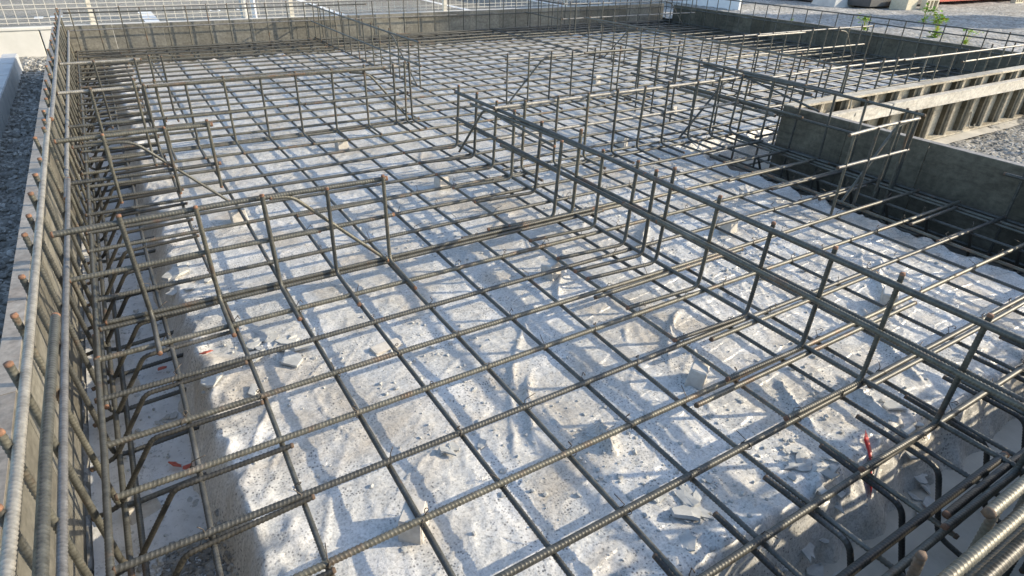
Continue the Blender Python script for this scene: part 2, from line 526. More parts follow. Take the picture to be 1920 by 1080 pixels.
ORD = ["zeroth", "first", "second", "third", "fourth", "fifth", "sixth", "seventh", "eighth", "ninth", "tenth", "eleventh",
       "twelfth", "thirteenth", "fourteenth", "fifteenth"]

# ================================================================== SETTING
ZG = -0.27          # outer ground
# gravel ground reaching the horizon
ux = np.concatenate([np.linspace(-60, -4, 15), np.arange(-3.9, -1.0, 0.03), np.arange(-1.0, 2.85, 0.1), np.arange(2.85, 7.3, 0.035), np.linspace(7.5, 60, 30), [400]])
uy = np.concatenate([[-200], np.linspace(-60, -3, 15), np.arange(-2.9, 1.15, 0.035), np.arange(1.2, 6.6, 0.045), np.linspace(6.7, 8.0, 8), np.linspace(8.3, 60, 16), [400]])
def ground_z(X, Y):
    z = np.full_like(X, ZG)
    inside = (X > -1.06) & (X < 2.85) & (Y > -1.2) & (Y < 6.5) | (X > -1.0) & (X < 6.95) & (Y > 1.1) & (Y < 6.5)
    b = 0.018 * fbm(X * 4, Y * 4, 4, 3) + 0.012 * fbm(X * 18, Y * 18, 2, 9)
    ramp_ = np.clip((X - 5.6) / 1.6, 0, 1) * np.clip((2.0 - Y) / 1.0, 0, 1)
    z = z + np.where(inside, -0.03, b + 0.015 + 0.30 * ramp_ ** 2)
    # a low bank of gravel in front of the ribbed formwork
    bank = np.exp(-((Y - 0.35) / 0.45) ** 2) * np.clip((X - 2.9) / 1.2, 0, 1) * np.clip((8.5 - X) / 2, 0, 1)
    z = z + np.where(inside, 0, 0.035 * bank)
    return z
structure(grid_obj("ground", ux, uy, ground_z, GRAVEL))
# higher gravel yard on the right, behind the formwork
mx = np.concatenate([np.arange(6.99, 12, 0.045), np.arange(12, 24, 0.12), np.linspace(24.5, 60, 12)])
my = np.concatenate([np.arange(-1.0, 9, 0.05), np.arange(9, 16, 0.2), np.linspace(16.5, 60, 10)])
def mound_z(X, Y):
    z = 0.06 + 0.04 * np.clip((X - 7.1) / 1.5, 0, 1) + 0.02 * fbm(X * 0.8, Y * 0.8, 3, 21) + 0.012 * fbm(X * 5, Y * 5, 3, 5)
    z = z - np.clip((7.12 - X) / 0.13, 0, 1) * 0.05
    return z - np.clip((Y - 9.0) / 0.6, 0, 1) * 0.3 - np.clip((1.2 - Y) / 2.0, 0, 1) * np.clip((8.5 - X) / 1.5, 0, 1) * 0.45
structure(grid_obj("gravel_yard", mx, my, mound_z, GRAVEL_PALE))
# asphalt beyond the boundary wall
ZA = 0.0
structure(grid_obj("asphalt_road", np.array([-60, -8, -4, 0, 3, 6, 8.6, 60.0]), np.array([8.06, 9, 10, 12, 15, 30, 120.0]),
                   lambda X, Y: np.full_like(X, ZA), ASPHALT))
def paint(poly, name="road_marking"):
    v = np.array([[x, y, ZA + 0.004] for x, y in poly])
    o = link(name, mesh_np(name, v, np.arange(len(v))[None, :], LINE, smooth=False))
    return structure(o)
for k in range(4):                     # short broad bar in four blocks
    y0 = 8.42 + k * 0.37
    x0 = -0.22 - 0.0 * k
    paint([(x0, y0), (x0 + 0.17, y0), (x0 + 0.17, y0 + 0.33), (x0, y0 + 0.33)])
ring = []
def ring_paint(cx, cy, rx, ry, w):
    n = 22
    a = np.linspace(0, 2 * np.pi, n, endpoint=False)
    v = np.concatenate([np.stack([cx + rx * np.cos(a), cy + ry * np.sin(a), np.full(n, ZA + 0.004)], 1),
                        np.stack([cx + (rx - w) * np.cos(a), cy + (ry - w * 2) * np.sin(a), np.full(n, ZA + 0.004)], 1)])
    j = np.arange(n); j2 = (j + 1) % n
    structure(link("road_marking", mesh_np("road_marking", v, np.stack([j, j2, n + j2, n + j], 1), LINE, smooth=False)))
ring_paint(0.79, 9.6, 0.075, 0.16, 0.022)
for dx in (0.0, 0.08):
    paint([(1.1 + dx, 9.55), (1.135 + dx, 9.55), (1.135 + dx, 9.9), (1.1 + dx, 9.9)])
paint([(-1.43, 9.25), (-1.33, 9.25), (-1.33, 9.5), (-1.43, 9.5)])
paint([(-1.26, 9.3), (-1.12, 9.3), (-1.12, 9.55), (-1.26, 9.55)])
paint([(2.30, 8.2), (2.42, 8.2), (2.42, 12.4), (2.30, 12.4)])
paint([(4.42, 8.2), (4.54, 8.2), (4.54, 12.4), (4.42, 12.4)])
paint([(6.4, 8.2), (6.52, 8.2), (6.52, 12.4), (6.4, 12.4)])

# lean concrete strips at the bottom of the edge trenches
def lean_z(X, Y):
    return -0.255 + 0.006 * fbm(X * 3, Y * 3, 4, 31) + 0.003 * fbm(X * 20, Y * 20, 2, 8)
lx = np.arange(-1.075, 2.86, 0.02)
L1 = grid_obj("lean_concrete", np.arange(-1.07, -0.60, 0.02), np.arange(-1.16, 6.47, 0.03), lean_z, LEAN)
L2 = grid_obj("lean_concrete", np.arange(-0.62, 2.82, 0.02), np.arange(-1.16, -0.60, 0.02), lean_z, LEAN_SAND)
L3 = grid_obj("lean_concrete", np.arange(2.2, 2.79, 0.02), np.arange(-0.62, 1.66, 0.03), lean_z, LEAN_SHADE)
L4 = grid_obj("lean_concrete", np.arange(2.77, 6.88, 0.03), np.arange(0.98, 1.66, 0.02), lambda X, Y: lean_z(X, Y) + 0.018 * (Y < 1.13), LEAN_SAND)
L5 = grid_obj("lean_concrete", np.arange(6.2, 6.88, 0.03), np.arange(1.64, 6.47, 0.03), lean_z, LEAN_SHADE)
L6 = grid_obj("lean_concrete", np.arange(-0.62, 6.22, 0.03), np.arange(5.85, 6.47, 0.02), lean_z, LEAN_SHADE)
for o in (L1, L2, L3, L4, L5, L6): structure(o)

# ================================================================== PLASTIC SHEET over the levelled gravel
def sdf_plateau(X, Y):
    """signed distance (positive inside) to the L-shaped plateau"""
    def rect(x0, x1, y0, y1):
        dx = np.minimum(X - x0, x1 - X); dy = np.minimum(Y - y0, y1 - Y)
        return np.minimum(dx, dy)
    a = rect(-0.74, 2.34, -0.76, 6.02); b = rect(-0.74, 6.35, 1.58, 6.02)
    return np.maximum(a, b)
creases = []
for _ in range(220):
    cx, cy = rng.uniform(-0.7, 2.3), rng.uniform(-0.7, 2.4)
    a = rng.normal(R(35), 0.5) if rng.random() < 0.6 else rng.uniform(0, np.pi)
    creases.append((cx, cy, a, rng.uniform(0.06, 0.28), rng.uniform(0.002, 0.0085), rng.uniform(0.003, 0.007)))
creases += [(0.13, 0.08, R(52), 0.5, 0.012, 0.010), (0.05, -0.12, R(60), 0.2, 0.018, 0.010), (0.16, -0.34, R(70), 0.07, 0.05, 0.016),
            (0.68, -0.05, R(40), 0.22, 0.02, 0.010), (0.55, 0.42, R(48), 0.18, 0.02, 0.01), (0.75, -0.5, R(65), 0.12, 0.022, 0.01),
            (1.15, 0.6, R(40), 0.3, 0.028, 0.012), (-0.6, -0.3, R(70), 0.4, 0.007, 0.012), (-0.62, 0.2, R(60), 0.25, 0.009, 0.010),
            (1.7, -0.2, R(35), 0.3, 0.028, 0.012), (1.3, -0.45, R(55), 0.25, 0.03, 0.012), (0.95, -0.62, R(80), 0.15, 0.03, 0.01)]
def sheet_z(X, Y):
    d = sdf_plateau(X + 0.028 * fbm(X * 2.3, Y * 2.3, 3, 41), Y + 0.028 * fbm(X * 2.6, Y * 2.6, 3, 47))
    t = np.clip((d + 0.10) / 0.13, 0, 1); t = t * t * (3 - 2 * t)
    wx = X + 0.06 * fbm(X * 3, Y * 3, 2, 61); wy = Y + 0.06 * fbm(X * 3, Y * 3, 2, 67)
    rid = 1 - np.abs(vnoise(wx * 7 + wy * 2.5, wy * 4.2 - wx * 1.5, 71)); rid2 = 1 - np.abs(vnoise(wx * 13, wy * 15, 79))
    z = -0.086 + 0.0045 * fbm(X * 2.1, Y * 2.1, 2, 11) + 0.0035 * np.clip(rid, 0, 1) ** 3 * (0.4 + 0.6 * np.clip(vnoise(X * 1.7, Y * 1.7, 5) + 0.5, 0, 1))
    rid3 = 1 - np.abs(vnoise(wx * 16 - wy * 9, wy * 6 + wx * 3, 137)); rough = np.clip((X - 0.5) / 0.6, 0, 1) * np.clip((1.3 - Y) / 0.8, 0, 1)
    z = z + (0.0018 + 0.0012 * rough) * np.clip(rid2, 0, 1) ** 5 + (0.003 + 0.002 * rough) * np.clip(rid3, 0, 1) ** 7 * np.clip(vnoise(X * 2.2, Y * 2.2, 55) + 0.35, 0, 1)
    z = z + (0.0010 + 0.0005 * rough) * fbm(X * 24, Y * 24, 2, 15) + 0.0007 * vnoise(X * 75, Y * 75, 99)
    for cx, cy, a, ln, h, w in creases:
        u = (X - cx) * math.cos(a) + (Y - cy) * math.sin(a); v = -(X - cx) * math.sin(a) + (Y - cy) * math.cos(a)
        v = v + 0.15 * u * u / max(ln, 0.1)
        z = z + h * np.exp(-np.abs(v) / w * 1.2) * np.clip(1 - (u / ln) ** 2, 0, 1)
    # heavier folds where the film hangs over the edge
    e = np.exp(-(d / 0.10) ** 2)
    z = z + e * 0.015 * (fbm(X * 9, Y * 9, 3, 83) + 0.9 * (np.clip(1 - np.abs(vnoise(X * 11, Y * 11, 87)), 0, 1) ** 3 - 0.4))
    zb = -0.285 + 0.03 * fbm(X * 8, Y * 8, 3, 91)
    return np.minimum(zb * (1 - t) + z * t, -0.026)
sx = np.concatenate([np.arange(-1.0, 2.6, 0.0075), np.arange(2.6, 6.6, 0.03)])
sy = np.concatenate([np.arange(-1.0, 1.6, 0.0075), np.arange(1.6, 3.2, 0.012), np.arange(3.2, 6.3, 0.025)])
sheet = grid_obj("plastic_sheet", sx, sy, sheet_z, SHEET)
tag(sheet, "crumpled translucent plastic sheet laid over the gravel bed under the steel mat", "ground sheet")

# ================================================================== MAT BARS
ra, rb = 0.0092, 0.0074
A_short = [sweep("mat_bar", [(0, 0, 0), (3.68, 0, 0)], ra, True, wav=0.0022, seed=s) for s in (1, 2, 3)]
A_long = [sweep("mat_bar", [(0, 0, 0), (7.75, 0, 0)], ra, True, wav=0.003, seed=s) for s in (4, 5, 6)]
A_right = None
B_long = [sweep("mat_bar", [(0, 0, 0), (0, 7.35, 0)], rb, True, wav=0.003, seed=s, sides=10) for s in (7, 8, 9)]
B_far = [sweep("mat_bar", [(0, 0, 0), (0, 5.0, 0)], rb, False, wav=0.003, seed=s, sides=8) for s in (10, 11)]

def a_label(k):
    if k <= 3: return "crosswise mat bar in the near bay, %s from the near wall" % ORD[k + 6]
    if k == 4: return "crosswise mat bar running under the short upstand nearest the left corner"
    if k in (5, 6): return "crosswise mat bar, %s beyond the short upstand on the left" % ORD[k - 4]
    if k == 7: return "crosswise mat bar at the foot of the upstand behind the long near one"
    if k <= 12: return "crosswise mat bar in the middle bay, %s beyond the second upstand" % ORD[k - 7]
    if k == 13: return "crosswise mat bar at the foot of the long upstand off the left wall"
    if k <= 22: return "crosswise mat bar in the far bay, %s beyond the left upstand" % ORD[k - 13]
    return "crosswise mat bar near the far wall, %s counted from that wall" % ORD[33 - k]
GA = "crosswise bars of the slab mat"
GB = "lengthwise bars of the slab mat"
ZT = 0.0
jit = {3: .002, 2: .002, 1: .0, 0: .009, -1: .006, -2: .004, -3: 0, -4: -.006}
arows = {}
for k in range(-5, 33):
    y = 0.2 * k + jit.get(k, rng.normal(0, 0.006))
    if k == 32: y = 6.34
    short = y < 1.25
    me = random.choice(A_short if short else A_long)
    o = link("mat_bar", me, None, (-0.985 + rng.normal(0, .008), y, ZT), (0, 0, rng.normal(0, 0.0012)))
    tag(o, a_label(k), "rebar", GA)
    arows[k] = o
def b_label(c):
    if c <= 3: return "lengthwise mat bar, %s from the left wall" % ORD[c + 5]
    if c == 4: return "lengthwise mat bar directly beside the foot of the long near upstand"
    if c <= 7: return "lengthwise mat bar, %s to the right of the long near upstand" % ORD[c - 4]
    if c <= 13: return "lengthwise mat bar, %s to the left of the near right formwork" % ORD[14 - c]
    if c <= 22: return "lengthwise mat bar in the right bay, %s beyond the formwork corner" % ORD[c - 13]
    return "lengthwise mat bar in the right bay, %s from the right wall" % ORD[34 - c]
for c in range(-4, 34):
    x = 0.2 * c + {-4: .002, -2: -.003, 1: .006, 2: -.004, 3: -.006, 4: .006}.get(c, rng.normal(0, 0.004))
    near = x < 2.7
    me = random.choice(B_long if near else B_far)
    o = link("mat_bar", me, None, (x, -1.02 if near else 1.28, ZT - ra - rb + 0.0012), (0, 0, rng.normal(0, 0.001)))
    tag(o, b_label(c), "rebar", GB)

# lap-splice bars lying against mat bars
def free_bar(name, pts, r, label, cat="rebar", group=None, ribs=True, seed=0, mats=(None, None), rad=0.05, wav=0.0015, sides=12):
    p = fillet(pts, rad) if len(pts) > 2 else np.array(pts, float)
    o0 = p[0].copy()
    me = sweep(name, p - o0, r, ribs, mats, seed=seed, wav=wav, sides=sides)
    return tag(link(name, me, None, tuple(o0)), label, cat, group)
GL = "lap bars tied against the mat bars"
laps = [((-0.97, 0.775), (1.05, 0.78), "lap bar tied along the foot of the short left upstand"),
        ((0.52, 0.175), (1.3, 0.176), "lap bar with rusty end reaching under the long near upstand"),
        ((0.33, 0.82), (1.2, 0.822), "lap bar beside the broken double bars before the second upstand"),
        ((0.68, -0.222), (1.6, -0.224), "lap bar running right from the spacer block near the long upstand"),
        ((0.40, -0.428), (1.5, -0.424), "lap bar ending in rust close above the torn plastic edge"),
        ((0.9, -0.62), (1.9, -0.62), "lap bar low on the right between the upstand and near trench"),
        ((-0.2, 1.378), (0.35, 1.38), "lap bar with orange end before the far end of the near upstand"),
        ((0.8, 1.376), (1.9, 1.378), "lap bar at the foot of the second upstand"),
        ((2.1, 0.375), (2.5, 0.38), "lap bar in shade at the door opening of the right wall"),
        ((2.2, -0.025), (2.62, -0.02), "lap bar over the right trench nearest the camera"),
        ((2.0, 0.58), (2.6, 0.575), "lap bar over the right trench beside the corner stub"),
        ((1.9, 0.775), (2.58, 0.78), "lap bar over the right trench below the formwork corner")]
for i, ((x0, y0), (x1, y1), lab) in enumerate(laps):
    free_bar("lap_bar", [(x0, y0, 0.002), (x1, y1, 0.002)], ra * 0.97, lab, group=GL, seed=100 + i)

# left edge hooks: lap on a crosswise bar, then fold down into the trench
GH = "hook bars folded down into the left trench"
hook_me = sweep("edge_hook_bar", fillet([(0.24, 0, -0.005), (-0.03, 0, -0.012), (-0.145, 0.0, -0.190), (-0.21, 0.0, -0.205)], 0.018, 6), 0.0075, True,
                (STEEL_DARK, DULL_END), seed=33)
for k in range(-4, 32):
    y = 0.2 * k + rng.normal(0, .006) - 0.018
    o = link("edge_hook_bar", hook_me, None, (-0.835 + rng.normal(0, .012), y, 0), (0, 0, rng.normal(0, 0.02)))
    w = ORD[k + 5] if k <= 9 else None
    lab = ("dark hook bar bent into the left trench, %s from the camera" % w) if w else "dark hook bar bent into the far part of the left trench"
    tag(o, lab, "rebar", GH)
# near edge hooks
GN = "hook bars folded down into the near trench"
nh_me = sweep("edge_hook_bar", fillet([(0, 0.22, -0.002), (0, 0.0, -0.004), (0.012, -0.06, -0.20), (0.012, -0.13, -0.212)], 0.03, 6), 0.0078, True,
              (STEEL_DARK, DULL_END), seed=35)
for c in range(-3, 12):
    o = link("edge_hook_bar", nh_me, None, (0.2 * c - 0.021, -0.905 + rng.normal(0, .008), -0.017), (0, 0, rng.normal(0, 0.03)))
    tag(o, "dark hook bar bent into the near trench, %s from the left" % ORD[c + 4], "rebar", GN)
# right edge hooks
rh_me = sweep("edge_hook_bar", fillet([(-0.30, 0, -0.006), (0.0, 0, -0.01), (0.10, 0, -0.19), (0.2, 0, -0.195)], 0.03, 5), 0.0075, True,
              (STEEL_DARK, RUST_END), seed=36)
for k in range(-3, 6):
    o = link("edge_hook_bar", rh_me, None, (2.44, 0.2 * k + 0.02, 0))
    tag(o, "dark hook bar bent into the right trench, %s from the near wall" % ORD[k + 4], "rebar", "hook bars folded down into the right trench")

# ================================================================== BAR CAGES
UPM = {}
def upright_mesh(z0, z1, r, foot, ribs, mats, key):
    k = (round(z0, 3), round(z1, 3), r, foot, ribs, key)
    if k not in UPM:
        pts = [(0, 0, z1), (0, 0, z0)]
        if foot:
            pts = [(0, 0, z1), (0, 0, z0), (foot[0], foot[1], z0 - 0.002)]
            p = fillet(pts, 0.035, 5)
        else:
            p = np.array(pts)
        UPM[k] = sweep("upright", p, r, ribs, mats, seed=len(UPM) + 200, sides=12 if ribs else 8)
    return UPM[k]

def cage(name, label, axis, fix, ups, bars, z0=0.0, z1=0.37, r=0.0076, foot=None, ribs=True, lean=0.0, mats=(None, None), group="upstand cages of reinforcing bar", braces=(), cat="rebar cage"):
    """axis: direction the cage runs. bars: (part name, z, a0, a1, offset across, radius)"""
    amin = min([b[2] for b in bars] + [u[0] if isinstance(u, tuple) else u for u in ups]); fixv = fix
    loc = (amin, fixv, 0) if axis == 'x' else (fixv, amin, 0)
    root = empty(name, loc, label, cat, group)
    for i, u in enumerate(ups):
        du, zz1, zz0, ft = 0, z1, z0, foot
        if isinstance(u, tuple):
            u, opts = u
            zz1 = opts.get('z1', z1); zz0 = opts.get('z0', z0); du = opts.get('off', 0); ft = opts.get('foot', foot)
        zz1 = zz1 + rng.choice([-0.008, 0.0, 0.004, 0.01])
        me = upright_mesh(zz0, zz1, r, ft, ribs, mats, name + label[:12])
        p = (u - amin, du, 0) if axis == 'x' else (du, u - amin, 0)
        l2 = lean + rng.normal(0, 0.012); l3 = rng.normal(0, 0.012)
        rot = (-l2, l3, 0) if axis == 'x' else (l3, l2, 0)
        link("upright", me, root, p, rot)
    for i, b in enumerate(bars):
        nm, z, a0, a1, off, rr = b[:6]
        dz = b[6] if len(b) > 6 else 0
        sag = rng.normal(0, 0.004)
        n = max(2, int((a1 - a0) / 0.4))
        tt = np.linspace(0, 1, n + 1)
        pts = [((a0 - amin) + (a1 - a0) * t, off + 0.003 * math.sin(5 * t + i), z + dz * t + sag * math.sin(3.14 * t)) for t in tt]
        if axis == 'y': pts = [(p[1], p[0], p[2]) for p in pts]
        me = sweep(nm, pts, rr, ribs, (b[7] if len(b) > 7 else mats[0], mats[1]), seed=300 + i + int(100 * abs(fix)), sides=12 if ribs else 8)
        link(nm, me, root)
    for i, bp in enumerate(braces):
        P = [np.array(p, float) - np.array(loc) for p in bp]
        p = fillet(P, 0.05, 5) if len(P) > 2 else np.array(P)
        link("brace", sweep("brace", p, 0.0075, ribs, mats, seed=400 + i), root)
    return root

def steps(a0, a1, d=0.2, j=0.008):
    n = int(round((a1 - a0) / d))
    return [a0 + (a1 - a0) * k / n + rng.normal(0, j) for k in range(n + 1)]
R1 = 0.0078

# left wall cage: tall uprights with rusty ends above the shutter
lw = [-0.98, -0.79, -0.60, -0.376, -0.224, -0.01, 0.188, 0.396, 0.607, 0.804, 0.97, 1.138, 1.36, 1.586, 1.75, 1.896] + steps(2.1, 6.36)
cage("wall_cage", "tall wall cage along the left formwork with rusty bar ends", 'y', -1.006, lw,
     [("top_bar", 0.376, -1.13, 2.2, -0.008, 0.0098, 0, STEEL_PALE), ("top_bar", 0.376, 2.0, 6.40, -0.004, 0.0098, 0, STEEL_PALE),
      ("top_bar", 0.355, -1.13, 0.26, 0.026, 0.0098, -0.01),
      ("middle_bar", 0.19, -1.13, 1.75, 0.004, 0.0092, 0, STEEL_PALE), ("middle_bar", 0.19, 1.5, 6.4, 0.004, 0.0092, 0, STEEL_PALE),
      ("bottom_bar", 0.0, -0.4, 0.75, 0.026, 0.0088), ("bottom_bar", 0.004, 0.6, 6.4, 0.03, 0.0088),
      ("bottom_bar", -0.19, -1.0, 3.0, 0.022, 0.0082), ("bottom_bar", -0.19, -1.0, 6.4, 0.052, 0.0082), ("bottom_bar", -0.10, 0.5, 6.4, 0.018, 0.0082)],
     z0=-0.2, z1=0.405, r=0.0080, foot=(0.30, 0), lean=-0.065, ribs=True, mats=(None, RUST_END))
# far wall cage
fw = steps(-0.95, 6.7)
cage("wall_cage", "long wall cage standing along the far formwork", 'x', 6.40, fw,
     [("top_bar", 0.38, -1.02, 2.6, 0.0, 0.0078, 0, STEEL_PALE), ("top_bar", 0.38, 2.3, 6.8, 0.012, 0.0078, 0, STEEL_PALE), ("top_bar", 0.345, -1.0, 2.0, 0.012, 0.0078),
      ("middle_bar", 0.19, -1.0, 3.2, 0, 0.0078, 0, STEEL_PALE), ("middle_bar", 0.178, 2.4, 6.8, 0.01, 0.0078),
      ("bottom_bar", 0.0, -1.0, 6.8, -0.02, 0.0078), ("bottom_bar", -0.03, -1.0, 6.8, -0.12, 0.0078), ("bottom_bar", -0.2, -1.0, 6.8, -0.2, 0.0078)],
     z0=-0.2, z1=0.39, r=0.0066, ribs=False)
# right wall cage (far part)
cage("wall_cage", "wall cage standing along the far right formwork beside the gravel yard", 'y', 6.80, steps(1.25, 6.35),
     [("top_bar", 0.38, 1.2, 6.4, 0.0, 0.0078), ("top_bar", 0.325, 1.2, 3.1, 0.008, 0.0078), ("middle_bar", 0.19, 1.2, 6.4, 0, 0.0078), ("bottom_bar", 0.0, 1.2, 6.4, -0.02, 0.0078),
      ("bottom_bar", -0.2, 1.2, 6.4, -0.08, 0.0078)],
     z0=-0.2, z1=0.39, r=0.0070, ribs=False)
# cage behind the ribbed formwork
cage("wall_cage", "wall cage lit by the sun along the ribbed right formwork", 'x', 1.255, steps(2.9, 6.75),
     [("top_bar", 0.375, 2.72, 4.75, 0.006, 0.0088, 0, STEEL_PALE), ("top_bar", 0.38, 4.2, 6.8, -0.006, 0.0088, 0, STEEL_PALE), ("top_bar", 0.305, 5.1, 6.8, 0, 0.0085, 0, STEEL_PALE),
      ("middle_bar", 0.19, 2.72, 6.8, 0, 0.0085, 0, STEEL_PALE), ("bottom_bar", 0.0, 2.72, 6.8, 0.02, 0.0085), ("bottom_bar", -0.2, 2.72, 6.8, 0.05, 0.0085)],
     z0=-0.2, z1=0.405, r=0.0076, ribs=False)
# right wall cage next to the door opening
cage("wall_cage", "wall cage over the right trench ending at the door opening", 'y', 2.70, [(0.34, {}), (0.40, {})] + steps(0.60, 2.42),
     [("top_bar", 0.365, 0.30, 1.45, 0.0, 0.0092), ("top_bar", 0.378, 1.0, 2.5, 0.004, 0.0092), ("top_bar", 0.335, 0.95, 1.8, 0.012, 0.008, 0.03),
      ("middle_bar", 0.19, 0.60, 2.5, 0.0, 0.0088), ("middle_bar", 0.205, 0.95, 1.9, -0.016, 0.0088), ("middle_bar", 0.165, 1.15, 2.0, 0.01, 0.0088),
      ("bottom_bar", 0.0, 0.7, 2.5, -0.03, 0.0088), ("bottom_bar", -0.01, -1.1, 1.35, -0.06, 0.0088), ("bottom_bar", -0.2, -1.1, 2.5, -0.04, 0.0085),
      ("bottom_bar", -0.2, -1.1, 2.5, 0.03, 0.0085), ("bottom_bar", -0.012, -1.1, 1.0, 0.02, 0.0085)],
     z0=-0.2, z1=0.372, r=0.0078,
     braces=[[(2.69, 1.80, 0.36), (2.69, 1.44, 0.355), (2.69, 0.86, 0.26)]])
cage("wall_cage", "single upright with side bars on the near side of the door opening", 'y', 2.71, [-0.2, -0.4, -0.6, -0.8, -1.0],
     [("top_bar", 0.365, -1.1, -0.18, 0.0, 0.0092), ("middle_bar", 0.19, -1.1, -0.12, 0.0, 0.0088)], z0=-0.2, z1=0.372, r=0.0078)
# short return at the opening
cage("corner_cage", "short return cage with two sunlit bars and a sloping brace", 'x', 0.305, [2.12, 2.30, 2.47, 2.60, 2.635],
     [("top_bar", 0.345, 2.07, 2.66, 0, 0.0085, 0.01, STEEL_PALE), ("middle_bar", 0.19, 2.06, 2.66, 0, 0.0085, 0.005, STEEL_PALE)],
     z0=-0.19, z1=0.352, r=0.0078, foot=(0.0, -0.22), braces=[[(2.60, 0.318, 0.34), (2.50, 0.318, 0.335), (2.20, 0.318, -0.02)]])
# near wall cage, bottom right corner
cage("wall_cage", "near wall cage with pale thick top bars in the lower right corner", 'x', -1.11, steps(-0.95, 2.65),
     [("top_bar", 0.380, -1.0, 0.62, -0.018, 0.0098, 0, STEEL), ("top_bar", 0.386, 0.20, 2.7, 0.002, 0.0098, 0, STEEL), ("top_bar", 0.350, -1.0, 2.7, -0.038, 0.0115, 0, STEEL_DARK),
      ("middle_bar", 0.29, -1.0, 2.7, -0.02, 0.0098, 0, STEEL_DARK), ("middle_bar", 0.19, -1.0, 2.7, 0, 0.0095), ("bottom_bar", -0.2, -1.0, 2.7, 0.04, 0.0085)],
     z0=-0.2, z1=0.375, r=0.0080, lean=0.03)
free_bar("edge_bar", [(-0.9, -0.955, 0.012), (0.93, -0.958, 0.012)], 0.0098, "thick dark edge bar over the near trench, the longer one", mats=(STEEL_DARK, RUST_END), seed=501, group="edge bars over the near trench")
free_bar("edge_bar", [(0.60, -0.982, 0.012), (2.55, -0.985, 0.012)], 0.0098, "thick dark edge bar over the near trench, starting beside the other", mats=(STEEL_DARK, RUST_END), seed=502, group="edge bars over the near trench")

# interior upstands
cage("upstand_cage", "long upstand cage running away from the lower right corner", 'y', 0.882,
     [1.93, 1.72, 1.51, 1.32, 1.10, (0.80, {'off': -0.10}), (0.795, {'z1': 0.395}), 0.63, 0.435, 0.325, (0.25, {'z1': 0.385}), 0.03, -0.19, -0.405, -0.60, -0.81, -1.0],
     [("top_bar", 0.335, 0.20, 1.90, -0.016, 0.0098), ("top_bar", 0.338, 0.62, 1.72, -0.018, 0.0085, -0.03), ("top_bar", 0.338, -1.12, 0.36, -0.016, 0.0102), ("top_bar", 0.326, -1.12, 0.80, 0.016, 0.0102),
      ("middle_bar", 0.19, 0.25, 1.9, -0.016, 0.0095), ("middle_bar", 0.19, -1.12, 0.45, -0.016, 0.0102), ("middle_bar", 0.185, -1.12, 0.80, 0.016, 0.0102), ("middle_bar", 0.172, 0.40, 1.45, 0.012, 0.0085, -0.02),
      ("bottom_bar", 0.016, -1.1, 1.95, 0.016, 0.009)],
     z0=0.012, z1=0.362, r=0.0080, foot=(-0.34, 0), lean=0.05, mats=(None, RUST_END),
     braces=[[(0.84, 1.82, 0.02), (0.862, 1.57, 0.315), (0.862, 1.47, 0.312), (0.862, 0.93, 0.29)]])
cage("upstand_cage", "short low upstand with five uprights off the near left wall", 'x', 0.765,
     [-0.82, -0.615, -0.415, -0.215, -0.008],
     [("top_bar", 0.335, -1.0, 0.012, 0.012, 0.0095), ("middle_bar", 0.185, -1.0, -0.25, 0.012, 0.009), ("middle_bar", 0.188, -0.5, 0.03, 0.014, 0.0088), ("bottom_bar", 0.016, -0.95, 1.0, 0.02, 0.0085)],
     z0=0.012, z1=0.355, r=0.0078, foot=(0, -0.24), lean=-0.015, mats=(None, RUST_END), braces=[[(-0.40, 0.775, 0.335), (-0.33, 0.775, 0.33), (-0.01, 0.775, 0.005)]])
cage("upstand_cage", "short stub upstand with a bent brace, nearest the left wall", 'x', 1.70,
     [-0.84, -0.61, -0.44],
     [("top_bar", 0.355, -1.0, -0.42, 0.012, 0.0095), ("middle_bar", 0.18, -1.0, -0.42, 0.012, 0.009)],
     z0=0.07, z1=0.37, r=0.0076, mats=(None, RUST_END), braces=[[(-0.95, 1.71, 0.325), (-0.74, 1.71, 0.325), (-0.42, 1.71, -0.005)]])
cage("upstand_cage", "long upstand off the left wall with doubled top bars", 'x', 2.60,
     [-0.86, (-0.66, {'z1': 0.40}), (-0.62, {}), (-0.56, {'off': 0.03}), -0.42, -0.22, -0.03, 0.17, 0.38, 0.59, 0.78, (0.85, {}), (0.895, {})],
     [("top_bar", 0.36, -1.0, 0.90, 0.012, 0.009, 0, STEEL_PALE), ("top_bar", 0.362, -0.60, 0.72, -0.012, 0.009), ("middle_bar", 0.19, -1.0, 0.88, 0.012, 0.009), ("middle_bar", 0.19, -0.55, 0.1, -0.012, 0.009),
      ("middle_bar", 0.19, 0.2, 0.8, -0.012, 0.0085), ("bottom_bar", 0.016, -0.95, 0.95, 0.014, 0.0085)],
     z0=0.012, z1=0.378, r=0.0076, foot=(0, -0.22), lean=-0.02, braces=[[(0.5, 2.61, 0.345), (0.62, 2.61, 0.33), (0.88, 2.61, 0.01)]])
cage("upstand_cage", "farthest short stub upstand against the left wall", 'x', 3.46,
     [-0.82, -0.60, (-0.52, {'off': 0.02}), (-0.45, {})],
     [("top_bar", 0.36, -1.0, -0.56, 0.012, 0.009, 0, STEEL_PALE), ("middle_bar", 0.19, -1.0, -0.5, 0.012, 0.009)], z0=0.012, z1=0.372, r=0.0076, foot=(0, -0.2), lean=-0.02)
cage("upstand_cage", "upstand running lengthwise from the far wall above the mat", 'y', 1.335, steps(3.45, 6.3),
     [("top_bar", 0.365, 3.40, 6.42, -0.008, 0.0088), ("middle_bar", 0.19, 3.40, 6.4, -0.008, 0.0085), ("bottom_bar", 0.014, 3.3, 6.4, 0.012, 0.0085)],
     z0=0.012, z1=0.385, r=0.0072, ribs=False, braces=[[(1.34, 4.1, 0.355), (1.34, 3.98, 0.34), (1.34, 3.52, 0.02)]])
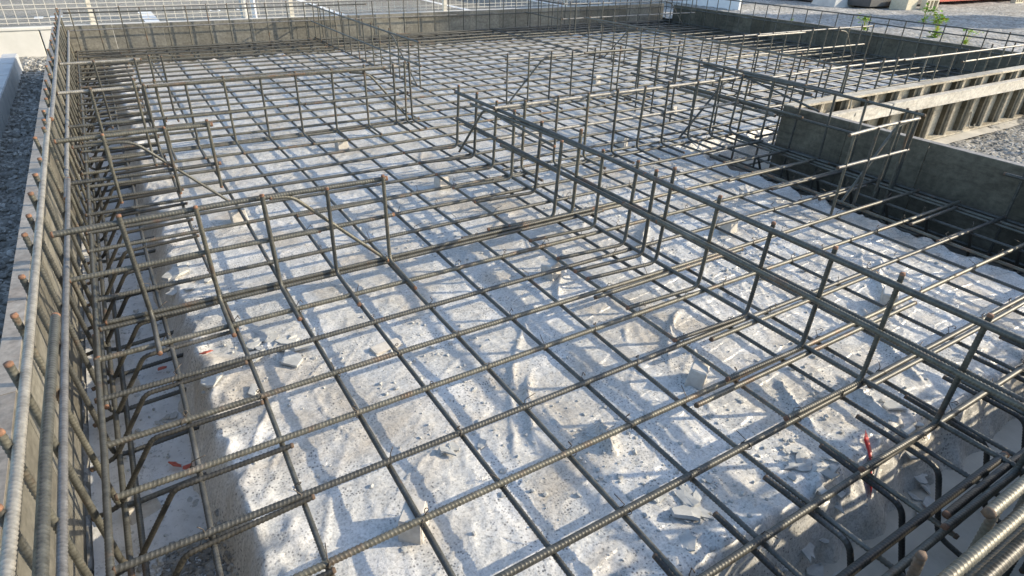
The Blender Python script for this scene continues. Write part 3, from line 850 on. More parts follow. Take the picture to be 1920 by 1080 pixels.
cage("upstand_cage", "upstand in the middle of the mat with a brace at its left end", 'x', 2.60, [1.63, 1.81, 2.0, 2.2, 2.40, 2.60, (2.66, {}), 2.86, 3.08, 3.28],
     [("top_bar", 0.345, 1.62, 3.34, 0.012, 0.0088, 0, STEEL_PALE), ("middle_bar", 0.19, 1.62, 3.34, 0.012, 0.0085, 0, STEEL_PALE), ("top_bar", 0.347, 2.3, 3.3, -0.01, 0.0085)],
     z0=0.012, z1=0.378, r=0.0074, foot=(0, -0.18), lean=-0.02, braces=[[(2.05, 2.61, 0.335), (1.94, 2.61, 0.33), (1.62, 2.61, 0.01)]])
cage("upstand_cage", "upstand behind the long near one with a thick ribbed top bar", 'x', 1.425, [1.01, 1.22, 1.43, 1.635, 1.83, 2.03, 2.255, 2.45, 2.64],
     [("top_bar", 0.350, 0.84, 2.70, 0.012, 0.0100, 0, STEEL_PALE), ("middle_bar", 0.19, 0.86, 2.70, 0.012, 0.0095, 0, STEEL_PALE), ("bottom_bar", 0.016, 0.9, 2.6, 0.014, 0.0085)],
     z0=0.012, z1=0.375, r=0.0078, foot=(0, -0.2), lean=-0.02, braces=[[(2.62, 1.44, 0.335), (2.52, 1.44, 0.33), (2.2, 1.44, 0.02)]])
cage("upstand_cage", "lengthwise upstand in the right bay behind the ribbed formwork", 'y', 3.62, steps(1.3, 4.2),
     [("top_bar", 0.365, 1.3, 4.3, -0.01, 0.0088), ("middle_bar", 0.19, 1.3, 4.3, -0.01, 0.0088), ("top_bar", 0.34, 3.0, 4.1, 0.01, 0.0085), ("bottom_bar", 0.014, 1.3, 6.3, 0.01, 0.0085)],
     z0=0.012, z1=0.385, r=0.0074, ribs=False, braces=[[(3.63, 3.5, 0.35), (3.63, 3.6, 0.34), (3.63, 3.95, 0.02)]])
cage("upstand_cage", "sunlit upstand in the right bay with a steep brace at its end", 'x', 2.66, steps(3.75, 6.15),
     [("top_bar", 0.365, 3.66, 6.16, 0.01, 0.0088, 0, STEEL_PALE), ("top_bar", 0.36, 4.3, 5.0, -0.014, 0.0088, 0, STEEL_PALE), ("middle_bar", 0.19, 3.66, 6.1, 0.01, 0.0085, 0, STEEL_PALE)],
     z0=0.012, z1=0.38, r=0.0074, ribs=False, braces=[[(5.6, 2.67, 0.345), (5.72, 2.67, 0.33), (5.98, 2.67, 0.02)]])
cage("upstand_cage", "farthest right upstand close to the shaded corner of the formwork", 'x', 5.55, [4.22, 4.36, 4.45, 4.66, 4.88, 5.08, 5.3, 5.5, 5.7, 5.9, 6.1, 6.3, 6.5],
     [("top_bar", 0.365, 4.25, 6.6, 0.01, 0.0088, 0, STEEL_PALE), ("middle_bar", 0.19, 4.25, 6.6, 0.01, 0.0085, 0, STEEL_PALE)],
     z0=0.012, z1=0.38, r=0.0074, ribs=False, braces=[[(6.0, 5.56, 0.34), (6.1, 5.56, 0.33), (6.4, 5.56, 0.02)]])
cage("upstand_cage", "small corner upstand between the far wall and the farthest right one", 'y', 4.22, [5.62, 5.82, 6.05, 6.25],
     [("top_bar", 0.365, 5.55, 6.4, 0.01, 0.0085), ("middle_bar", 0.19, 5.55, 6.4, 0.01, 0.0085)], z0=0.012, z1=0.38, r=0.0074, ribs=False)

# ================================================================== TIE WIRES (parts of the crosswise bars)
def tie_mesh(seed):
    g = np.random.default_rng(seed)
    a = np.linspace(0, 2 * np.pi * 1.15, 16)
    loop = np.stack([0.0135 * np.cos(a) * np.cos(0.7) + 0.002, 0.0135 * np.cos(a) * np.sin(0.7), 0.0115 * np.sin(a) - 0.005 + a * 0.0004], 1)
    end = loop[-1]
    t1 = np.array([end + np.array([g.normal(0, .006), g.normal(0, .006), 0.010]), end + np.array([g.normal(0, .014), g.normal(0, .014), 0.014 + g.uniform(0, .012)])])
    c = end + np.array([g.normal(0, .01), g.normal(0, .01), 0.016])
    b = np.linspace(0, 5.2, 10)
    curl = np.stack([c[0] + 0.005 * np.cos(b), c[1] + 0.003 * np.sin(b), c[2] + 0.006 * np.sin(b)], 1)
    p = np.concatenate([loop, t1[:1], curl if seed % 2 else t1[1:]])
    return sweep("tie_wire", p, 0.0014, False, (WIRE, WIRE), sides=5, seed=seed)
TIES = [tie_mesh(s) for s in range(6)]
cnt = 0
for k in range(-4, 8):
    xs_ = [0.2 * c for c in range(-4, 13)]
    for x in xs_:
        if rng.random() < 0.92 - 0.05 * max(0, k):
            o = arows[k]
            t = link("tie_wire", random.choice(TIES), o, (x - o.location.x, 0, 0), (0, 0, rng.choice([0, 1.57, 3.14]) + rng.normal(0, .2)))
            cnt += 1

# ================================================================== SPACER BLOCKS
def block_mesh(seed, h=0.07):
    g = np.random.default_rng(seed)
    import bmesh
    bm = bmesh.new()
    bmesh.ops.create_cube(bm, size=1)
    for v in bm.verts:
        top = v.co.z > 0
        sx_, sy_ = (0.066, 0.048) if top else (0.074, 0.056)
        v.co = Vector((v.co.x * sx_ + g.normal(0, .0015), v.co.y * sy_ + g.normal(0, .0015), h if top else 0.0))
    bmesh.ops.bevel(bm, geom=bm.edges[:], offset=0.0035, segments=1, affect='EDGES')
    bmesh.ops.subdivide_edges(bm, edges=bm.edges[:], cuts=2, use_grid_fill=True)
    for v in bm.verts:
        v.co += Vector(g.normal(0, 0.0005, 3))
    me = bpy.data.meshes.new("spacer_block")
    bm.to_mesh(me); bm.free()
    me.materials.append(BLOCKM)
    return me
BM = [block_mesh(s) for s in (1, 2, 3)]
blocks = [(0.565, -0.285, 0.55, "mortar spacer block standing under the crosswise bar left of the long upstand"),
          (-0.405, -0.345, 0.9, "mortar spacer block at the bottom of the picture under a mat crossing"),
          (0.57, 0.50, 0.3, "upright mortar spacer block in the bay left of the long upstand"),
          (1.56, -0.32, 0.5, "mortar spacer block behind the top bar of the long near upstand"),
          (1.55, 0.45, 0.2, "mortar spacer block midway between the long upstand and the right trench"),
          (2.0, 1.74, 0.3, "mortar spacer block behind the second upstand, lit on one side"),
          (0.37, 2.50, 0.1, "mortar spacer block at the foot of the long left upstand"),
          (0.62, 1.60, 0.2, "mortar spacer block lying left of the bent brace of the near upstand"),
          (-0.40, 1.63, 0.0, "mortar spacer block below the short stub with the bent brace"),
          (-0.19, 0.36, 0.15, "flat mortar spacer block in front of the short low upstand"),
          (2.9, 2.2, 0.2, "mortar spacer block in the right bay near the crossing upstands"),
          (4.6, 2.0, 0.2, "mortar spacer block in the right bay behind the ribbed formwork"),
          (3.1, 3.4, 0.2, "mortar spacer block in the sunlit far right bay")]
for i, (x, y, a, lab) in enumerate(blocks):
    o = link("spacer_block", BM[i % 3], None, (x, y, -0.088), (rng.normal(0, .05), rng.normal(0, .05), a))
    o.scale = (1, 1, 0.98) if "flat" not in lab else (1.5, 0.8, 0.22)
    tag(o, lab, "spacer block", "mortar spacer blocks under the mat")
for i, (x, y, a, lab) in enumerate([(-0.955, 0.21, 0.3, "pinkish spacer block in the left trench nearest the camera"), (-0.955, 0.80, 0.1, "spacer block in the left trench beside the short low upstand"),
                                    (-0.97, 1.25, 0.1, "spacer block in the left trench, third from the camera"), (2.62, -0.2, 0.6, "pale spacer block in the dark right trench nearest the camera"),
                                    (2.37, 0.97, 0.2, "narrow spacer block at the plastic edge of the right trench")]):
    o = link("spacer_block", BM[i % 3], None, (x, y, -0.262 if i < 4 else -0.22), (0, 0, a))
    o.scale = (1.1, 1.1, 0.75 if i < 4 else 1.6)
    tag(o, lab, "spacer block", "mortar spacer blocks under the mat")

# ================================================================== DEBRIS
def flake_mesh(seed):
    g = np.random.default_rng(seed)
    n = 9
    a = np.sort(g.uniform(0, 2 * np.pi, n))
    r = g.uniform(0.55, 1.0, n)
    t = g.uniform(0.1, 0.2)
    top = np.stack([r * np.cos(a), 0.65 * r * np.sin(a), t + g.normal(0, .03, n)], 1)
    bot = np.stack([1.05 * r * np.cos(a), 0.68 * r * np.sin(a), np.zeros(n)], 1)
    V = np.concatenate([top, bot, [[0, 0, t * 1.1]]])
    j = np.arange(n); j2 = (j + 1) % n
    return mesh_np("mortar_flake", V, [np.stack([j + n, j2 + n, j2, j], 1), np.stack([np.full(n, 2 * n), j, j2], 1)], FLAKE, smooth=False)
FL = [flake_mesh(s) for s in range(7)]
FLR = []
for m_ in FL[:2]:
    c_ = m_.copy(); c_.materials[0] = FLAKE_RED; FLR.append(c_)
GFL = "broken mortar flakes on the plastic"
clusters = [(-0.55, 0.56, 0.12, 16, 0.045, "grey mortar flake in the heap beside the short low upstand"),
            (0.56, -0.70, 0.08, 16, 0.036, "grey mortar flake in the heap by the red mark at the near edge"),
            (0.20, -0.62, 0.10, 16, 0.026, "grey mortar flake scattered by the folded plastic at bottom right"),
            (0.42, -0.86, 0.10, 9, 0.05, "large grey mortar flake fallen into the near trench"),
            (0.95, -0.80, 0.14, 12, 0.04, "grey mortar flake under the lower right end of the upstand"),
            (1.42, 0.15, 0.22, 24, 0.020, "small mortar flake behind the long near upstand"),
            (0.10, -0.34, 0.12, 10, 0.014, "tiny mortar crumb on the plastic in the middle foreground"),
            (-0.22, -0.16, 0.05, 4, 0.028, "oval mortar flake right of the bottom spacer block"),
            (-0.70, 1.15, 0.12, 9, 0.035, "mortar flake in the rubble along the left plastic edge"),
            (-0.86, 0.55, 0.06, 8, 0.016, "mortar chip on the pale trench bottom at left")]
for cx, cy, sp, nn, sz, lab in clusters:
    for i in range(nn):
        x, y = cx + rng.normal(0, sp * 0.6), cy + rng.normal(0, sp * 0.6)
        z = float(sheet_z(np.array([[x]]), np.array([[y]]))[0, 0])
        z = max(z, float(lean_z(np.array([[x]]), np.array([[y]]))[0, 0])) + 0.001 + rng.uniform(0, 0.006)
        o = link("mortar_flake", random.choice(FL), None, (x, y, z), (rng.normal(0, .10), rng.normal(0, .10), rng.uniform(0, 6.28)))
        s = sz * rng.lognormal(-0.35, 0.45)
        o.scale = (s, s, s * rng.uniform(0.5, 1.2))
        tag(o, lab, "mortar flake", GFL)
for i, (x, y, z, lab) in enumerate([(-0.86, 0.325, -0.245, "red sprayed mortar chip on the left trench bottom, nearest one"), (-0.83, 0.30, -0.245, "larger red sprayed mortar chip on the left trench bottom"),
                                    (-0.70, 0.61, -0.085, "red sprayed mortar chip at the heap beside the short upstand"), (-0.84, 0.83, -0.24, "red sprayed mortar chip farther along the left trench"),
                                    (-0.77, 1.32, -0.22, "red sprayed mortar chip under the stub on the left")]):
    o = link("mortar_flake", FLR[i % 2], None, (x, y, z + 0.008), (rng.normal(0, .2), rng.normal(0, .2), rng.uniform(0, 6)))
    o.scale = (0.022, 0.022, 0.02)
    tag(o, lab, "mortar flake", "red sprayed mortar chips")
# red marking tape hanging over the plastic edge
tp = []
for x_, y_ in ((0.80, -0.695), (0.775, -0.722), (0.745, -0.75), (0.722, -0.775), (0.70, -0.80)):
    z_ = max(float(sheet_z(np.array([[x_]]), np.array([[y_]]))[0, 0]), -0.252) + 0.008
    tp.append((x_, y_, z_))
tp = np.array(tp)
side = np.array([0.017, 0.009, 0.003])
V = np.concatenate([tp + side, tp - side, tp + side + [0, 0, .002], tp - side + [0, 0, .002]])
n_ = len(tp); F = []
for i in range(n_ - 1):
    F += [[2 * n_ + i, 2 * n_ + i + 1, 3 * n_ + i + 1, 3 * n_ + i], [i, n_ + i, n_ + i + 1, i + 1], [i, i + 1, 2 * n_ + i + 1, 2 * n_ + i], [n_ + i, 3 * n_ + i, 3 * n_ + i + 1, n_ + i + 1]]
tag(link("red_tape", mesh_np("red_tape", V, np.array(F), RED)), "red marking tape draped over the torn plastic edge at lower right", "tape")

# loose stones
ico = None
def stones(name, n, fx, zfun, smin, smax, m=STONE):
    t = (1 + 5 ** .5) / 2
    iv = np.array([(-1, t, 0), (1, t, 0), (-1, -t, 0), (1, -t, 0), (0, -1, t), (0, 1, t), (0, -1, -t), (0, 1, -t), (t, 0, -1), (t, 0, 1), (-t, 0, -1), (-t, 0, 1)]) / 1.9
    iff = np.array([(0, 11, 5), (0, 5, 1), (0, 1, 7), (0, 7, 10), (0, 10, 11), (1, 5, 9), (5, 11, 4), (11, 10, 2), (10, 7, 6), (7, 1, 8), (3, 9, 4), (3, 4, 2), (3, 2, 6), (3, 6, 8), (3, 8, 9), (4, 9, 5), (2, 4, 11), (6, 2, 10), (8, 6, 7), (9, 8, 1)])
    P = fx(n)
    z = zfun(P[:, 0], P[:, 1])
    s = smin * (smax / smin) ** (rng.random(n) ** 2.2)
    th = rng.uniform(0, 6.28, n)
    base = iv[None] * (1 + rng.normal(0, 0.16, (n, 12, 1))) * rng.uniform(0.6, 1.2, (n, 1, 3)) * np.array([1, 1, 0.75])
    c, sn = np.cos(th)[:, None], np.sin(th)[:, None]
    x = base[:, :, 0] * c - base[:, :, 1] * sn; y = base[:, :, 0] * sn + base[:, :, 1] * c
    V = np.stack([x, y, base[:, :, 2]], -1) * s[:, None, None]
    V[:, :, 0] += P[:, 0:1]; V[:, :, 1] += P[:, 1:2]; V[:, :, 2] += (z + s * 0.25)[:, None]
    F = (iff[None] + (np.arange(n) * 12)[:, None, None]).reshape(-1, 3)
    return structure(link(name, mesh_np(name, V.reshape(-1, 3), F, m, smooth=False)), True)
gz = lambda X, Y: ground_z(X[None], Y[None])[0]
stones("loose_gravel", 5200, lambda n: np.stack([rng.uniform(-1.53, -1.125, n), rng.uniform(-0.9, 7.8, n)], 1), gz, 0.006, 0.026)
stones("loose_gravel", 6000, lambda n: np.stack([rng.uniform(2.9, 7.0, n), 0.97 - rng.random(n) * 1.6], 1), gz, 0.004, 0.017)
stones("loose_gravel", 2600, lambda n: np.stack([np.clip(rng.normal(-0.865, 0.05, n), -0.975, -0.765), -0.55 + rng.random(n) ** 0.8 * 0.60], 1),
       lambda X, Y: np.maximum(-0.252, np.minimum(sheet_z(X[None], Y[None])[0], -0.2)), 0.003, 0.013, STONE)
stones("trench_crumbs", 900, lambda n: np.stack([rng.uniform(-1.0, -0.74, n), rng.uniform(0.0, 3.0, n)], 1), lambda X, Y: np.full_like(X, -0.255), 0.0015, 0.010, FLAKE)
def crumb_xy(n):
    cs = np.array([(0.15, -0.55), (0.5, -0.6), (1.3, 0.2), (0.1, -0.3), (1.6, 0.5), (0.9, -0.5), (-0.5, 0.5), (0.3, 1.0), (1.2, 1.0), (-0.1, 0.2)])
    k = rng.integers(0, len(cs), n)
    P = cs[k] + rng.normal(0, 0.14, (n, 2))
    u = rng.random(n) < 0.3
    P[u] = np.stack([rng.uniform(-0.68, 2.2, u.sum()), rng.uniform(-0.7, 2.0, u.sum())], 1)
    return P
stones("mortar_crumbs", 2600, crumb_xy, lambda X, Y: np.maximum(-0.255, sheet_z(X[None], Y[None])[0]), 0.0015, 0.009, FLAKE)

# ================================================================== FORMWORK
ZT_F, ZB_F = 0.222, -0.258
def form_mesh_set(w, fm):
    """steel panel along local x from 0..w, face at y=0, ribs towards +y (outside)"""
    g = 0.0015
    face = Bx().box((g, 0, ZB_F), (w - g, 0.004, ZT_F - 0.003)).mesh("face_sheet", fm)
    top = Bx().box((g, 0.0005, ZT_F - 0.003), (w - g, 0.042, ZT_F), ).box((g, 0.039, ZT_F - 0.03), (w - g, 0.042, ZT_F - 0.003)).mesh("top_flange", FORM_TOP)
    bot = Bx().box((g, 0.0045, ZB_F), (w - g, 0.042, ZB_F + 0.004)).mesh("bottom_flange", FORM_PALE)
    rib = Bx().box((0, 0.0045, ZB_F + 0.0045), (0.004, 0.041, ZT_F - 0.034)).mesh("side_rib", FORM_PALE)
    return face, top, bot, rib
SETS = {}
def panel(loc, rotz, w, label, group, fm=None):
    fm = fm or FORM
    if (w, fm.name) not in SETS: SETS[(w, fm.name)] = form_mesh_set(w, fm)
    face, top, bot, rib = SETS[(w, fm.name)]
    root = empty("steel_formwork", loc, label, "formwork panel", group)
    root.rotation_euler = (0, 0, rotz)
    link("face_sheet", face, root); link("top_flange", top, root); link("bottom_flange", bot, root)
    link("side_rib", rib, root, (0.002, 0, 0)); link("side_rib", rib, root, (w - 0.006, 0, 0))
    if w > 0.4: link("side_rib", rib, root, (w / 2, 0, 0))
    return root
# left wall: face towards +X; local +y must point to -X -> rotz = 90 deg
for k in range(17):
    lab = "steel form panel of the left wall, %s from the camera" % (ORD[k + 1]) if k < 8 else \
          "steel form panel of the left wall, %s from the far corner" % ORD[17 - k]
    panel((-1.084, -1.16 + 0.45 * k, 0), R(90), 0.45, lab, "steel form panels of the left wall")
# far wall: face towards -Y
for k in range(18):
    lab = "steel form panel of the far wall, %s from the left corner" % ORD[k + 1] if k < 9 else "steel form panel of the far wall, %s from the right corner" % ORD[18 - k]
    panel((-1.079 + 0.45 * k, 6.47, 0), 0, 0.45 if k < 17 else 0.3, lab, "steel form panels of the far wall")
# right far wall: face towards -X
for k in range(18):
    y0 = 1.17 + 0.3 * k
    if y0 + 0.3 > 6.47: break
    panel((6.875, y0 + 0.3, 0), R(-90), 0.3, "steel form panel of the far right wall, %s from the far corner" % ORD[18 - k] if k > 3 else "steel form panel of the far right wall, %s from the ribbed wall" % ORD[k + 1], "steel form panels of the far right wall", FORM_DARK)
# near right wall: face towards -X
for k in range(5):
    panel((2.795, 1.172 - 0.45 * k, 0), R(-90), 0.45, "stained, shade-darkened form panel of the near right wall, %s from the corner" % ORD[k + 1], "form panels of the near right wall", FORM_DARK)
# near wall: face towards +Y
for k in range(9):
    panel((2.79 - 0.43 * k, -1.165, 0), R(180), 0.43, "steel form panel of the near wall, %s from its right end" % ORD[k + 1], "steel form panels of the near wall")
# ribbed wall: panels of 0.3 seen from their outer side (ribs towards -Y)
def rib_panel(k, x0):
    w = 0.3
    root = empty("steel_formwork", (x0, 1.165, 0), "ribbed steel form panel, %s from the wall corner, seen from outside" % ORD[k + 1], "formwork panel", "ribbed form panels seen from outside")
    link("face_sheet", RFACE, root); link("top_flange", RTOP, root); link("bottom_flange", RBOT, root); link("joint_strip", RJOINT, root)
    link("side_rib", RRIB, root, (0.001, 0, 0)); link("side_rib", RRIB, root, (w - 0.007, 0, 0))
    return root
RFACE = Bx().box((0.001, -0.004, ZB_F + 0.03), (0.299, 0, ZT_F - 0.004)).mesh("face_sheet", FORM_PALE)
RTOP = Bx().box((0.001, -0.062, ZT_F - 0.004), (0.299, 0.012, ZT_F + 0.004)).box((0.001, -0.066, ZT_F - 0.010), (0.299, -0.0625, ZT_F + 0.004)).mesh("top_flange", FORM_PALE)
RBOT = Bx().box((0.001, -0.05, ZB_F + 0.026), (0.299, -0.0045, ZB_F + 0.034)).mesh("bottom_flange", FORM_PALE)
RRIB = Bx().box((0, -0.060, ZB_F + 0.035), (0.006, -0.0045, ZT_F - 0.0045)).box((0.0062, -0.060, ZB_F + 0.035), (0.020, -0.056, ZT_F - 0.0045)).mesh("side_rib", FORM_PALE)
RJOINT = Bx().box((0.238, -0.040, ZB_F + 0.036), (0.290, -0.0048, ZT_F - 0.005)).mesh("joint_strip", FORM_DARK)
for k in range(14):
    rib_panel(k, 2.80 + 0.3 * k)
# channel walers strapped across the ribs
def waler(x0, x1, y, z0, label):
    b = Bx()
    b.box((x0, y - 0.004, z0), (x1, y, z0 + 0.085), 0.0015)
    b.box((x0, y, z0 + 0.081), (x1, y + 0.045, z0 + 0.085)).box((x0, y, z0), (x1, y + 0.045, z0 + 0.004))
    b.box((x0, y - 0.007, z0 + 0.074), (x1, y - 0.004, z0 + 0.085))
    return tag(link("waler", b.mesh("waler", WALER)), label, "waler", "channel walers across the ribbed formwork")
waler(2.85, 3.838, 1.050, 0.063, "pale channel waler across the ribs, the one nearest the wall corner")
waler(3.842, 4.958, 1.045, 0.066, "pale channel waler across the ribs, the middle of three")
waler(4.962, 6.80, 1.048, 0.066, "pale channel waler across the ribs, the longest on the right")
# hook clips on the ribs
def clip(x, z, lab):
    p = fillet([(0, 0, 0.12), (0, -0.012, 0.02), (0, -0.03, -0.01), (0.004, -0.055, 0.0), (0.004, -0.05, 0.03)], 0.02, 4)
    return tag(link("form_clip", sweep("form_clip", p, 0.006, False, (FORM_PALE, FORM_PALE), sides=8), None, (x, 1.10, z)), lab, "form clip", "hook clips on the ribbed formwork")
clip(4.30, -0.19, "bent hook clip hanging low on the ribs, the left one")
clip(5.22, -0.19, "bent hook clip hanging low on the ribs, the right one")
clip(3.40, 0.11, "bent hook clip sticking up above the waler near the corner")
tag(link("base_rail", Bx().box((2.86, 1.085, -0.232), (6.8, 1.108, -0.222), 0.002).mesh("base_rail", FORM_PALE)), "thin base rail along the foot of the ribbed formwork", "rail")

# ================================================================== BACKGROUND
# boundary wall of precast blocks beyond the far formwork
bw = empty("boundary_wall", (-6, 7.95, -0.3), "low sunlit concrete boundary wall under the mesh fence", "wall")
for k in range(15):
    x0 = -6 + k * 0.9 + 0.17
    link("wall_block", Bx().box((0.005, 0, 0), (0.895, 0.11, 0.325), 0.006).mesh("wall_block", WALLC), bw, (x0 + 6, 0, 0))
link("coping", Bx().box((0, -0.012, 0.3255), (13.7, 0.12, 0.355), 0.005).mesh("coping", WALLC), bw, (0.17, 0, 0))
# low block wall on the left
lb = empty("block_wall", (-1.52, -2, -0.3), "low pale grey block wall beside the gravel strip on the left", "wall")
for k in range(15):
    link("wall_block", Bx().box((-0.13, 0.004, 0), (0, 0.596, 0.215), 0.006).mesh("wall_block", WALLG), lb, (0, k * 0.607, 0))
# mesh fence
fence = empty("mesh_fence", (-6, 8.0, 0.05), "cream wire mesh fence on posts along the boundary", "fence")
fx0, fx1 = -6.0, 8.4
xs_ = np.arange(fx0, fx1, 0.1)
B_ = Bx()
for x in xs_:
    B_.box((x - 0.0027, -0.0027, 0.03), (x + 0.0027, 0.0027, 1.15))
hz = []
for zz in (0.05, 0.095, 0.19, 0.235, 0.70, 0.745, 1.1, 1.145):
    B_.box((fx0, -0.0085, zz - 0.003), (fx1, -0.0029, zz + 0.003))
link("wire_panel", B_.mesh("wire_panel", FENCEM), fence, (6, 0, 0))
pm_ = Bx().box((-0.03, 0.006, -0.06), (0.03, 0.05, 1.2), 0.004).mesh("post", FENCEM)
for x in (-5.4, -3.1, -0.79, 1.52, 3.82, 6.1, 8.3):
    link("post", pm_, fence, (x + 6, 0, 0))
# round white pole
def cyl(r, z0, z1, n=16):
    return np.array([(0, 0, z0), (0, 0, z1)])
pole = tag(link("white_pole", sweep("white_pole", cyl(0.035, -0.0, 2.6), 0.035, False, (WHITE, WHITE), sides=16, end_rust=0), None, (1.09, 8.28, 0)), "round white pole standing behind the mesh fence", "pole")
gp = tag(link("pole_shadow", sweep("pole_shadow", cyl(0.05, 0, 2.6), 0.05, False, (WALLG, WALLG), sides=16, end_rust=0), None, (1.0, 8.5, 0)), "grey upright standing for the shadow beside the round white pole", "post")  # grey upright added in place of the shadow next to the pole
# white hoarding at the far right corner
wb = empty("white_hoarding", (8.4, 6.3, 0.04), "pale white hoarding at the back of the gravel yard", "hoarding")
link("board", Bx().box((0, 0, -0.05), (0.05, 2.6, 1.6), 0.005).mesh("board", WHITE), wb)
for k in range(3): link("stiffener", Bx().box((0.0505, 0, -0.05), (0.10, 0.05, 1.6)).mesh("stiffener", WALLG), wb, (0, 0.1 + 1.2 * k, 0))
cp = Bx()
for k in range(26):
    cp.box((k * 0.08, 0, 0), (k * 0.08 + 0.045, 0.02, 1.8)).box((k * 0.08 + 0.0455, 0.012, 0), (k * 0.08 + 0.0795, 0.018, 1.8))
cpo = empty("corrugated_hoarding", (6.6, 10.6, 0.0), "white corrugated hoarding beyond the far fence", "hoarding")
link("corrugated_sheet", cp.mesh("corrugated_sheet", WHITE), cpo)
link("base_rail", Bx().box((0, -0.03, 0), (2.1, -0.001, 0.06)).mesh("base_rail", WALLG), cpo)
# parked car with a dark body beyond the fence
car = empty("parked_car", (3.4, 10.9, 0), "dark parked car side beyond the mesh fence, only its sill visible", "car")
CARM = flat_mat("dark_car_paint", (0.012, 0.012, 0.014), (0.02, 0.02, 0.022), 3, 0.15)
TYRE = flat_mat("tyre_rubber", (0.015, 0.015, 0.015), (0.03, 0.03, 0.03), 30, 0.8)
import bmesh
def car_body():
    prof = [(0, 0.2), (0.02, 0.6), (0.5, 0.78), (1.0, 0.86), (1.55, 1.35), (2.9, 1.42), (3.7, 1.0), (4.2, 0.92), (4.25, 0.45), (4.15, 0.2)]
    bm = bmesh.new()
    a = [bm.verts.new((x, 0, z)) for x, z in prof]; b = [bm.verts.new((x, 1.7, z)) for x, z in prof]
    bm.faces.new(a[::-1]); bm.faces.new(b)
    for i in range(len(prof)):
        j = (i + 1) % len(prof); bm.faces.new((a[i], a[j], b[j], b[i]))
    bmesh.ops.bevel(bm, geom=bm.edges[:], offset=0.06, segments=3, affect='EDGES')
    bmesh.ops.recalc_face_normals(bm, faces=bm.faces[:])
    me = bpy.data.meshes.new("body"); bm.to_mesh(me); bm.free(); me.materials.append(CARM); return me
link("body", car_body(), car)
wmesh = sweep("wheel", np.array([(0, 0, 0), (0, 0.2, 0)]), 0.3, False, (TYRE, TYRE), sides=24, end_rust=0)
for x in (0.75, 3.35):
    for y in (-0.01, 1.5): link("wheel", wmesh, car, (x, y, 0.3))
link("window", Bx().box((1.5, -0.012, 0.9), (3.1, -0.001, 1.28), 0.004).mesh("window", GLASS), car)
# site hut on blocks
hut = empty("site_hut", (12.6, 5.35, 0.0), "dark site hut with red sill raised on concrete blocks", "hut")
link("wall", Bx().box((0.0, 0.25, 0.30), (9.0, 3.2, 2.7), 0.01).mesh("wall", HUTW), hut)
link("floor_frame", Bx().box((0.5, 0.20, 0.16), (9.0, 3.25, 0.30), 0.008).mesh("floor_frame", HUTR), hut)
link("floor_frame", Bx().box((-1.6, 0.24, 0.13), (0.499, 3.25, 0.298), 0.008).mesh("floor_frame", HUTW), hut)
link("door", Bx().box((3.0, 0.22, 0.33), (3.9, 0.249, 2.3), 0.004).mesh("door", WALLG), hut)
link("window", Bx().box((5.0, 0.22, 1.2), (6.4, 0.249, 2.1), 0.004).mesh("window", GLASS), hut)
def cinder(loc, rz, label):
    root = empty("hollow_block", loc, label, "concrete block", "concrete blocks under the site hut")
    root.rotation_euler = (0, 0, rz)
    b = Bx()
    b.box((0, 0, 0), (0.39, 0.10, 0.03)).box((0, 0, 0.16), (0.39, 0.10, 0.19))
    for x0, x1 in ((0, 0.035), (0.105, 0.14), (0.21, 0.245), (0.355, 0.39)): b.box((x0, 0.001, 0.0302), (x1, 0.099, 0.1598))
    link("block_shell", b.mesh("block_shell", CINDER), root)
    link("cell_shade", Bx().box((0.036, 0.07, 0.031), (0.354, 0.08, 0.159)).mesh("cell_shade", HUTW), root)  # dark plate in the open cells stands for the shade inside
    return root
cinder((11.95, 5.12, 0.09), R(-3), "yellowish hollow concrete block with open cells under the red sill")
cinder((15.75, 5.25, 0.09), R(3), "hollow concrete block under the far right end of the hut")
tag(link("solid_block", Bx().box((0, 0, 0), (0.36, 0.3, 0.19), 0.006).mesh("solid_block", CINDER), None, (11.52, 5.22, 0.09), (0, 0, 0.05)), "yellowish solid block left of the hollow block under the hut", "concrete block")
fm = Bx().hexa([(-0.3, -0.25, 0), (-0.2, -0.18, 0.3), (-0.3, 0.25, 0), (-0.2, 0.18, 0.3), (0.3, -0.25, 0), (0.2, -0.18, 0.3), (0.3, 0.25, 0), (0.2, 0.18, 0.3)])
tag(link("footing_block", fm.mesh("footing_block", WALLG), None, (10.9, 6.25, 0.08)), "pale grey tapered footing block at the left end of the hut", "footing")
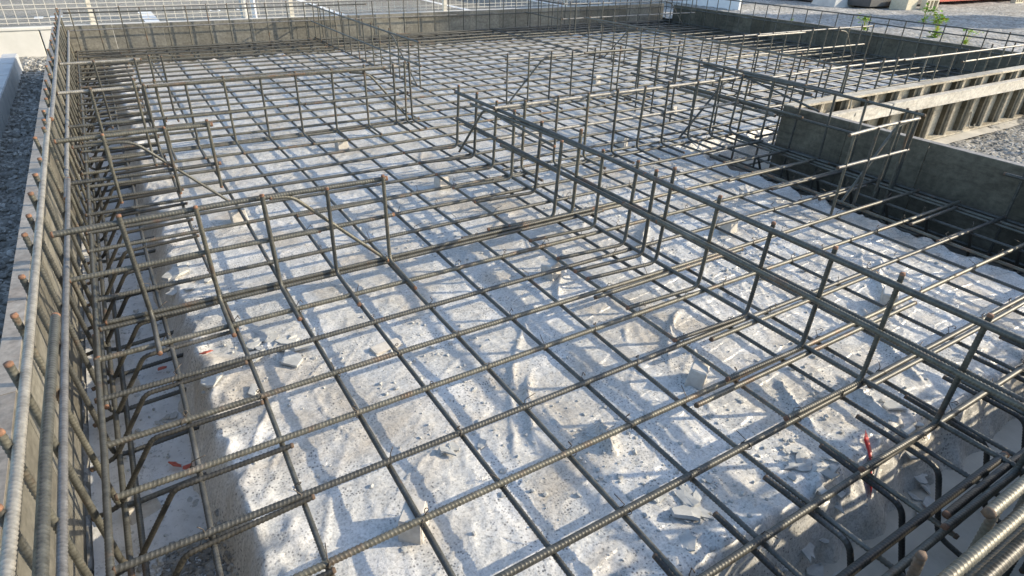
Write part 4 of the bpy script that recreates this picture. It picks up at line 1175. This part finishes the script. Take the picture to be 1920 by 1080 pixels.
# weeds
def weed(x, y, h, n, seed, label):
    g = np.random.default_rng(seed)
    z0 = float(mound_z(np.array([[x]]), np.array([[y]]))[0, 0])
    root = empty("weed", (x, y, z0), label, "weed", "green weeds on the gravel yard")
    st = []
    for k in range(max(3, n // 14)):
        dx, dy = g.normal(0, h * 0.22, 2)
        st.append(np.array([(0, 0, -0.02), (dx * 0.4, dy * 0.4, h * 0.5), (dx, dy, h * g.uniform(0.7, 1.0))]))
    for s_ in st:
        link("stem", sweep("stem", fillet(s_, 0.1, 3), 0.003, False, (LEAF, LEAF), sides=5, seed=seed), root)
    V = []; F = []; c = 0
    for k in range(n):
        s_ = st[g.integers(len(st))]; t = g.uniform(0.25, 1.0)
        p = s_[1] * (1 - t) + s_[2] * t if t > .5 else s_[0] * (1 - t) + s_[1] * t
        p = p + g.normal(0, h * 0.08, 3)
        L_ = h * g.uniform(0.14, 0.32); w = L_ * 0.38
        d = g.normal(0, 1, 3); d[2] = abs(d[2]) * 0.5; d /= np.linalg.norm(d)
        sd = np.cross(d, [0, 0, 1]); sd /= np.linalg.norm(sd) + 1e-6
        V += [p, p + d * L_ * .5 + sd * w, p + d * L_ - [0, 0, L_ * .25], p + d * L_ * .5 - sd * w]
        F.append([c, c + 1, c + 2, c + 3]); c += 4
    link("leaves", mesh_np("leaves", np.array(V), np.array(F), LEAF, smooth=False), root)
weed(8.30, 3.05, 0.27, 150, 1, "tallest bright green weed growing at the top of the gravel bank")
weed(8.05, 3.85, 0.2, 90, 2, "small green weed behind the end of the sunlit upstand")
weed(8.1, 2.6, 0.18, 70, 3, "lowest small weed beside the right formwork")
weed(9.8, 4.0, 0.22, 100, 4, "pale green weed just behind the tallest one")
weed(7.5, 4.6, 0.12, 30, 5, "tiny weed in the shade at the left end of the gravel bank")
# tall slab added out of view on the right, to shade the far corner
blocker = empty("sun_blocker", (15.56, 1.75, 0.0), "plain tall grey slab added past the right edge to cast shade", "shade blocker")
blocker.rotation_euler = (0, 0, -SUN_AZ)
link("panel_box", Bx().box((-0.18, -0.80, 0.5), (0.18, 0.80, 6.6), 0.02).mesh("panel_box", BLOCKERW), blocker)
link("base", Bx().box((-0.3, -0.9, -0.3), (0.3, 0.9, 0.498), 0.03).mesh("base", WALLG), blocker)
link("cap", Bx().box((-0.22, -0.84, 6.602), (0.22, 0.84, 6.68), 0.01).mesh("cap", BLOCKERC), blocker)
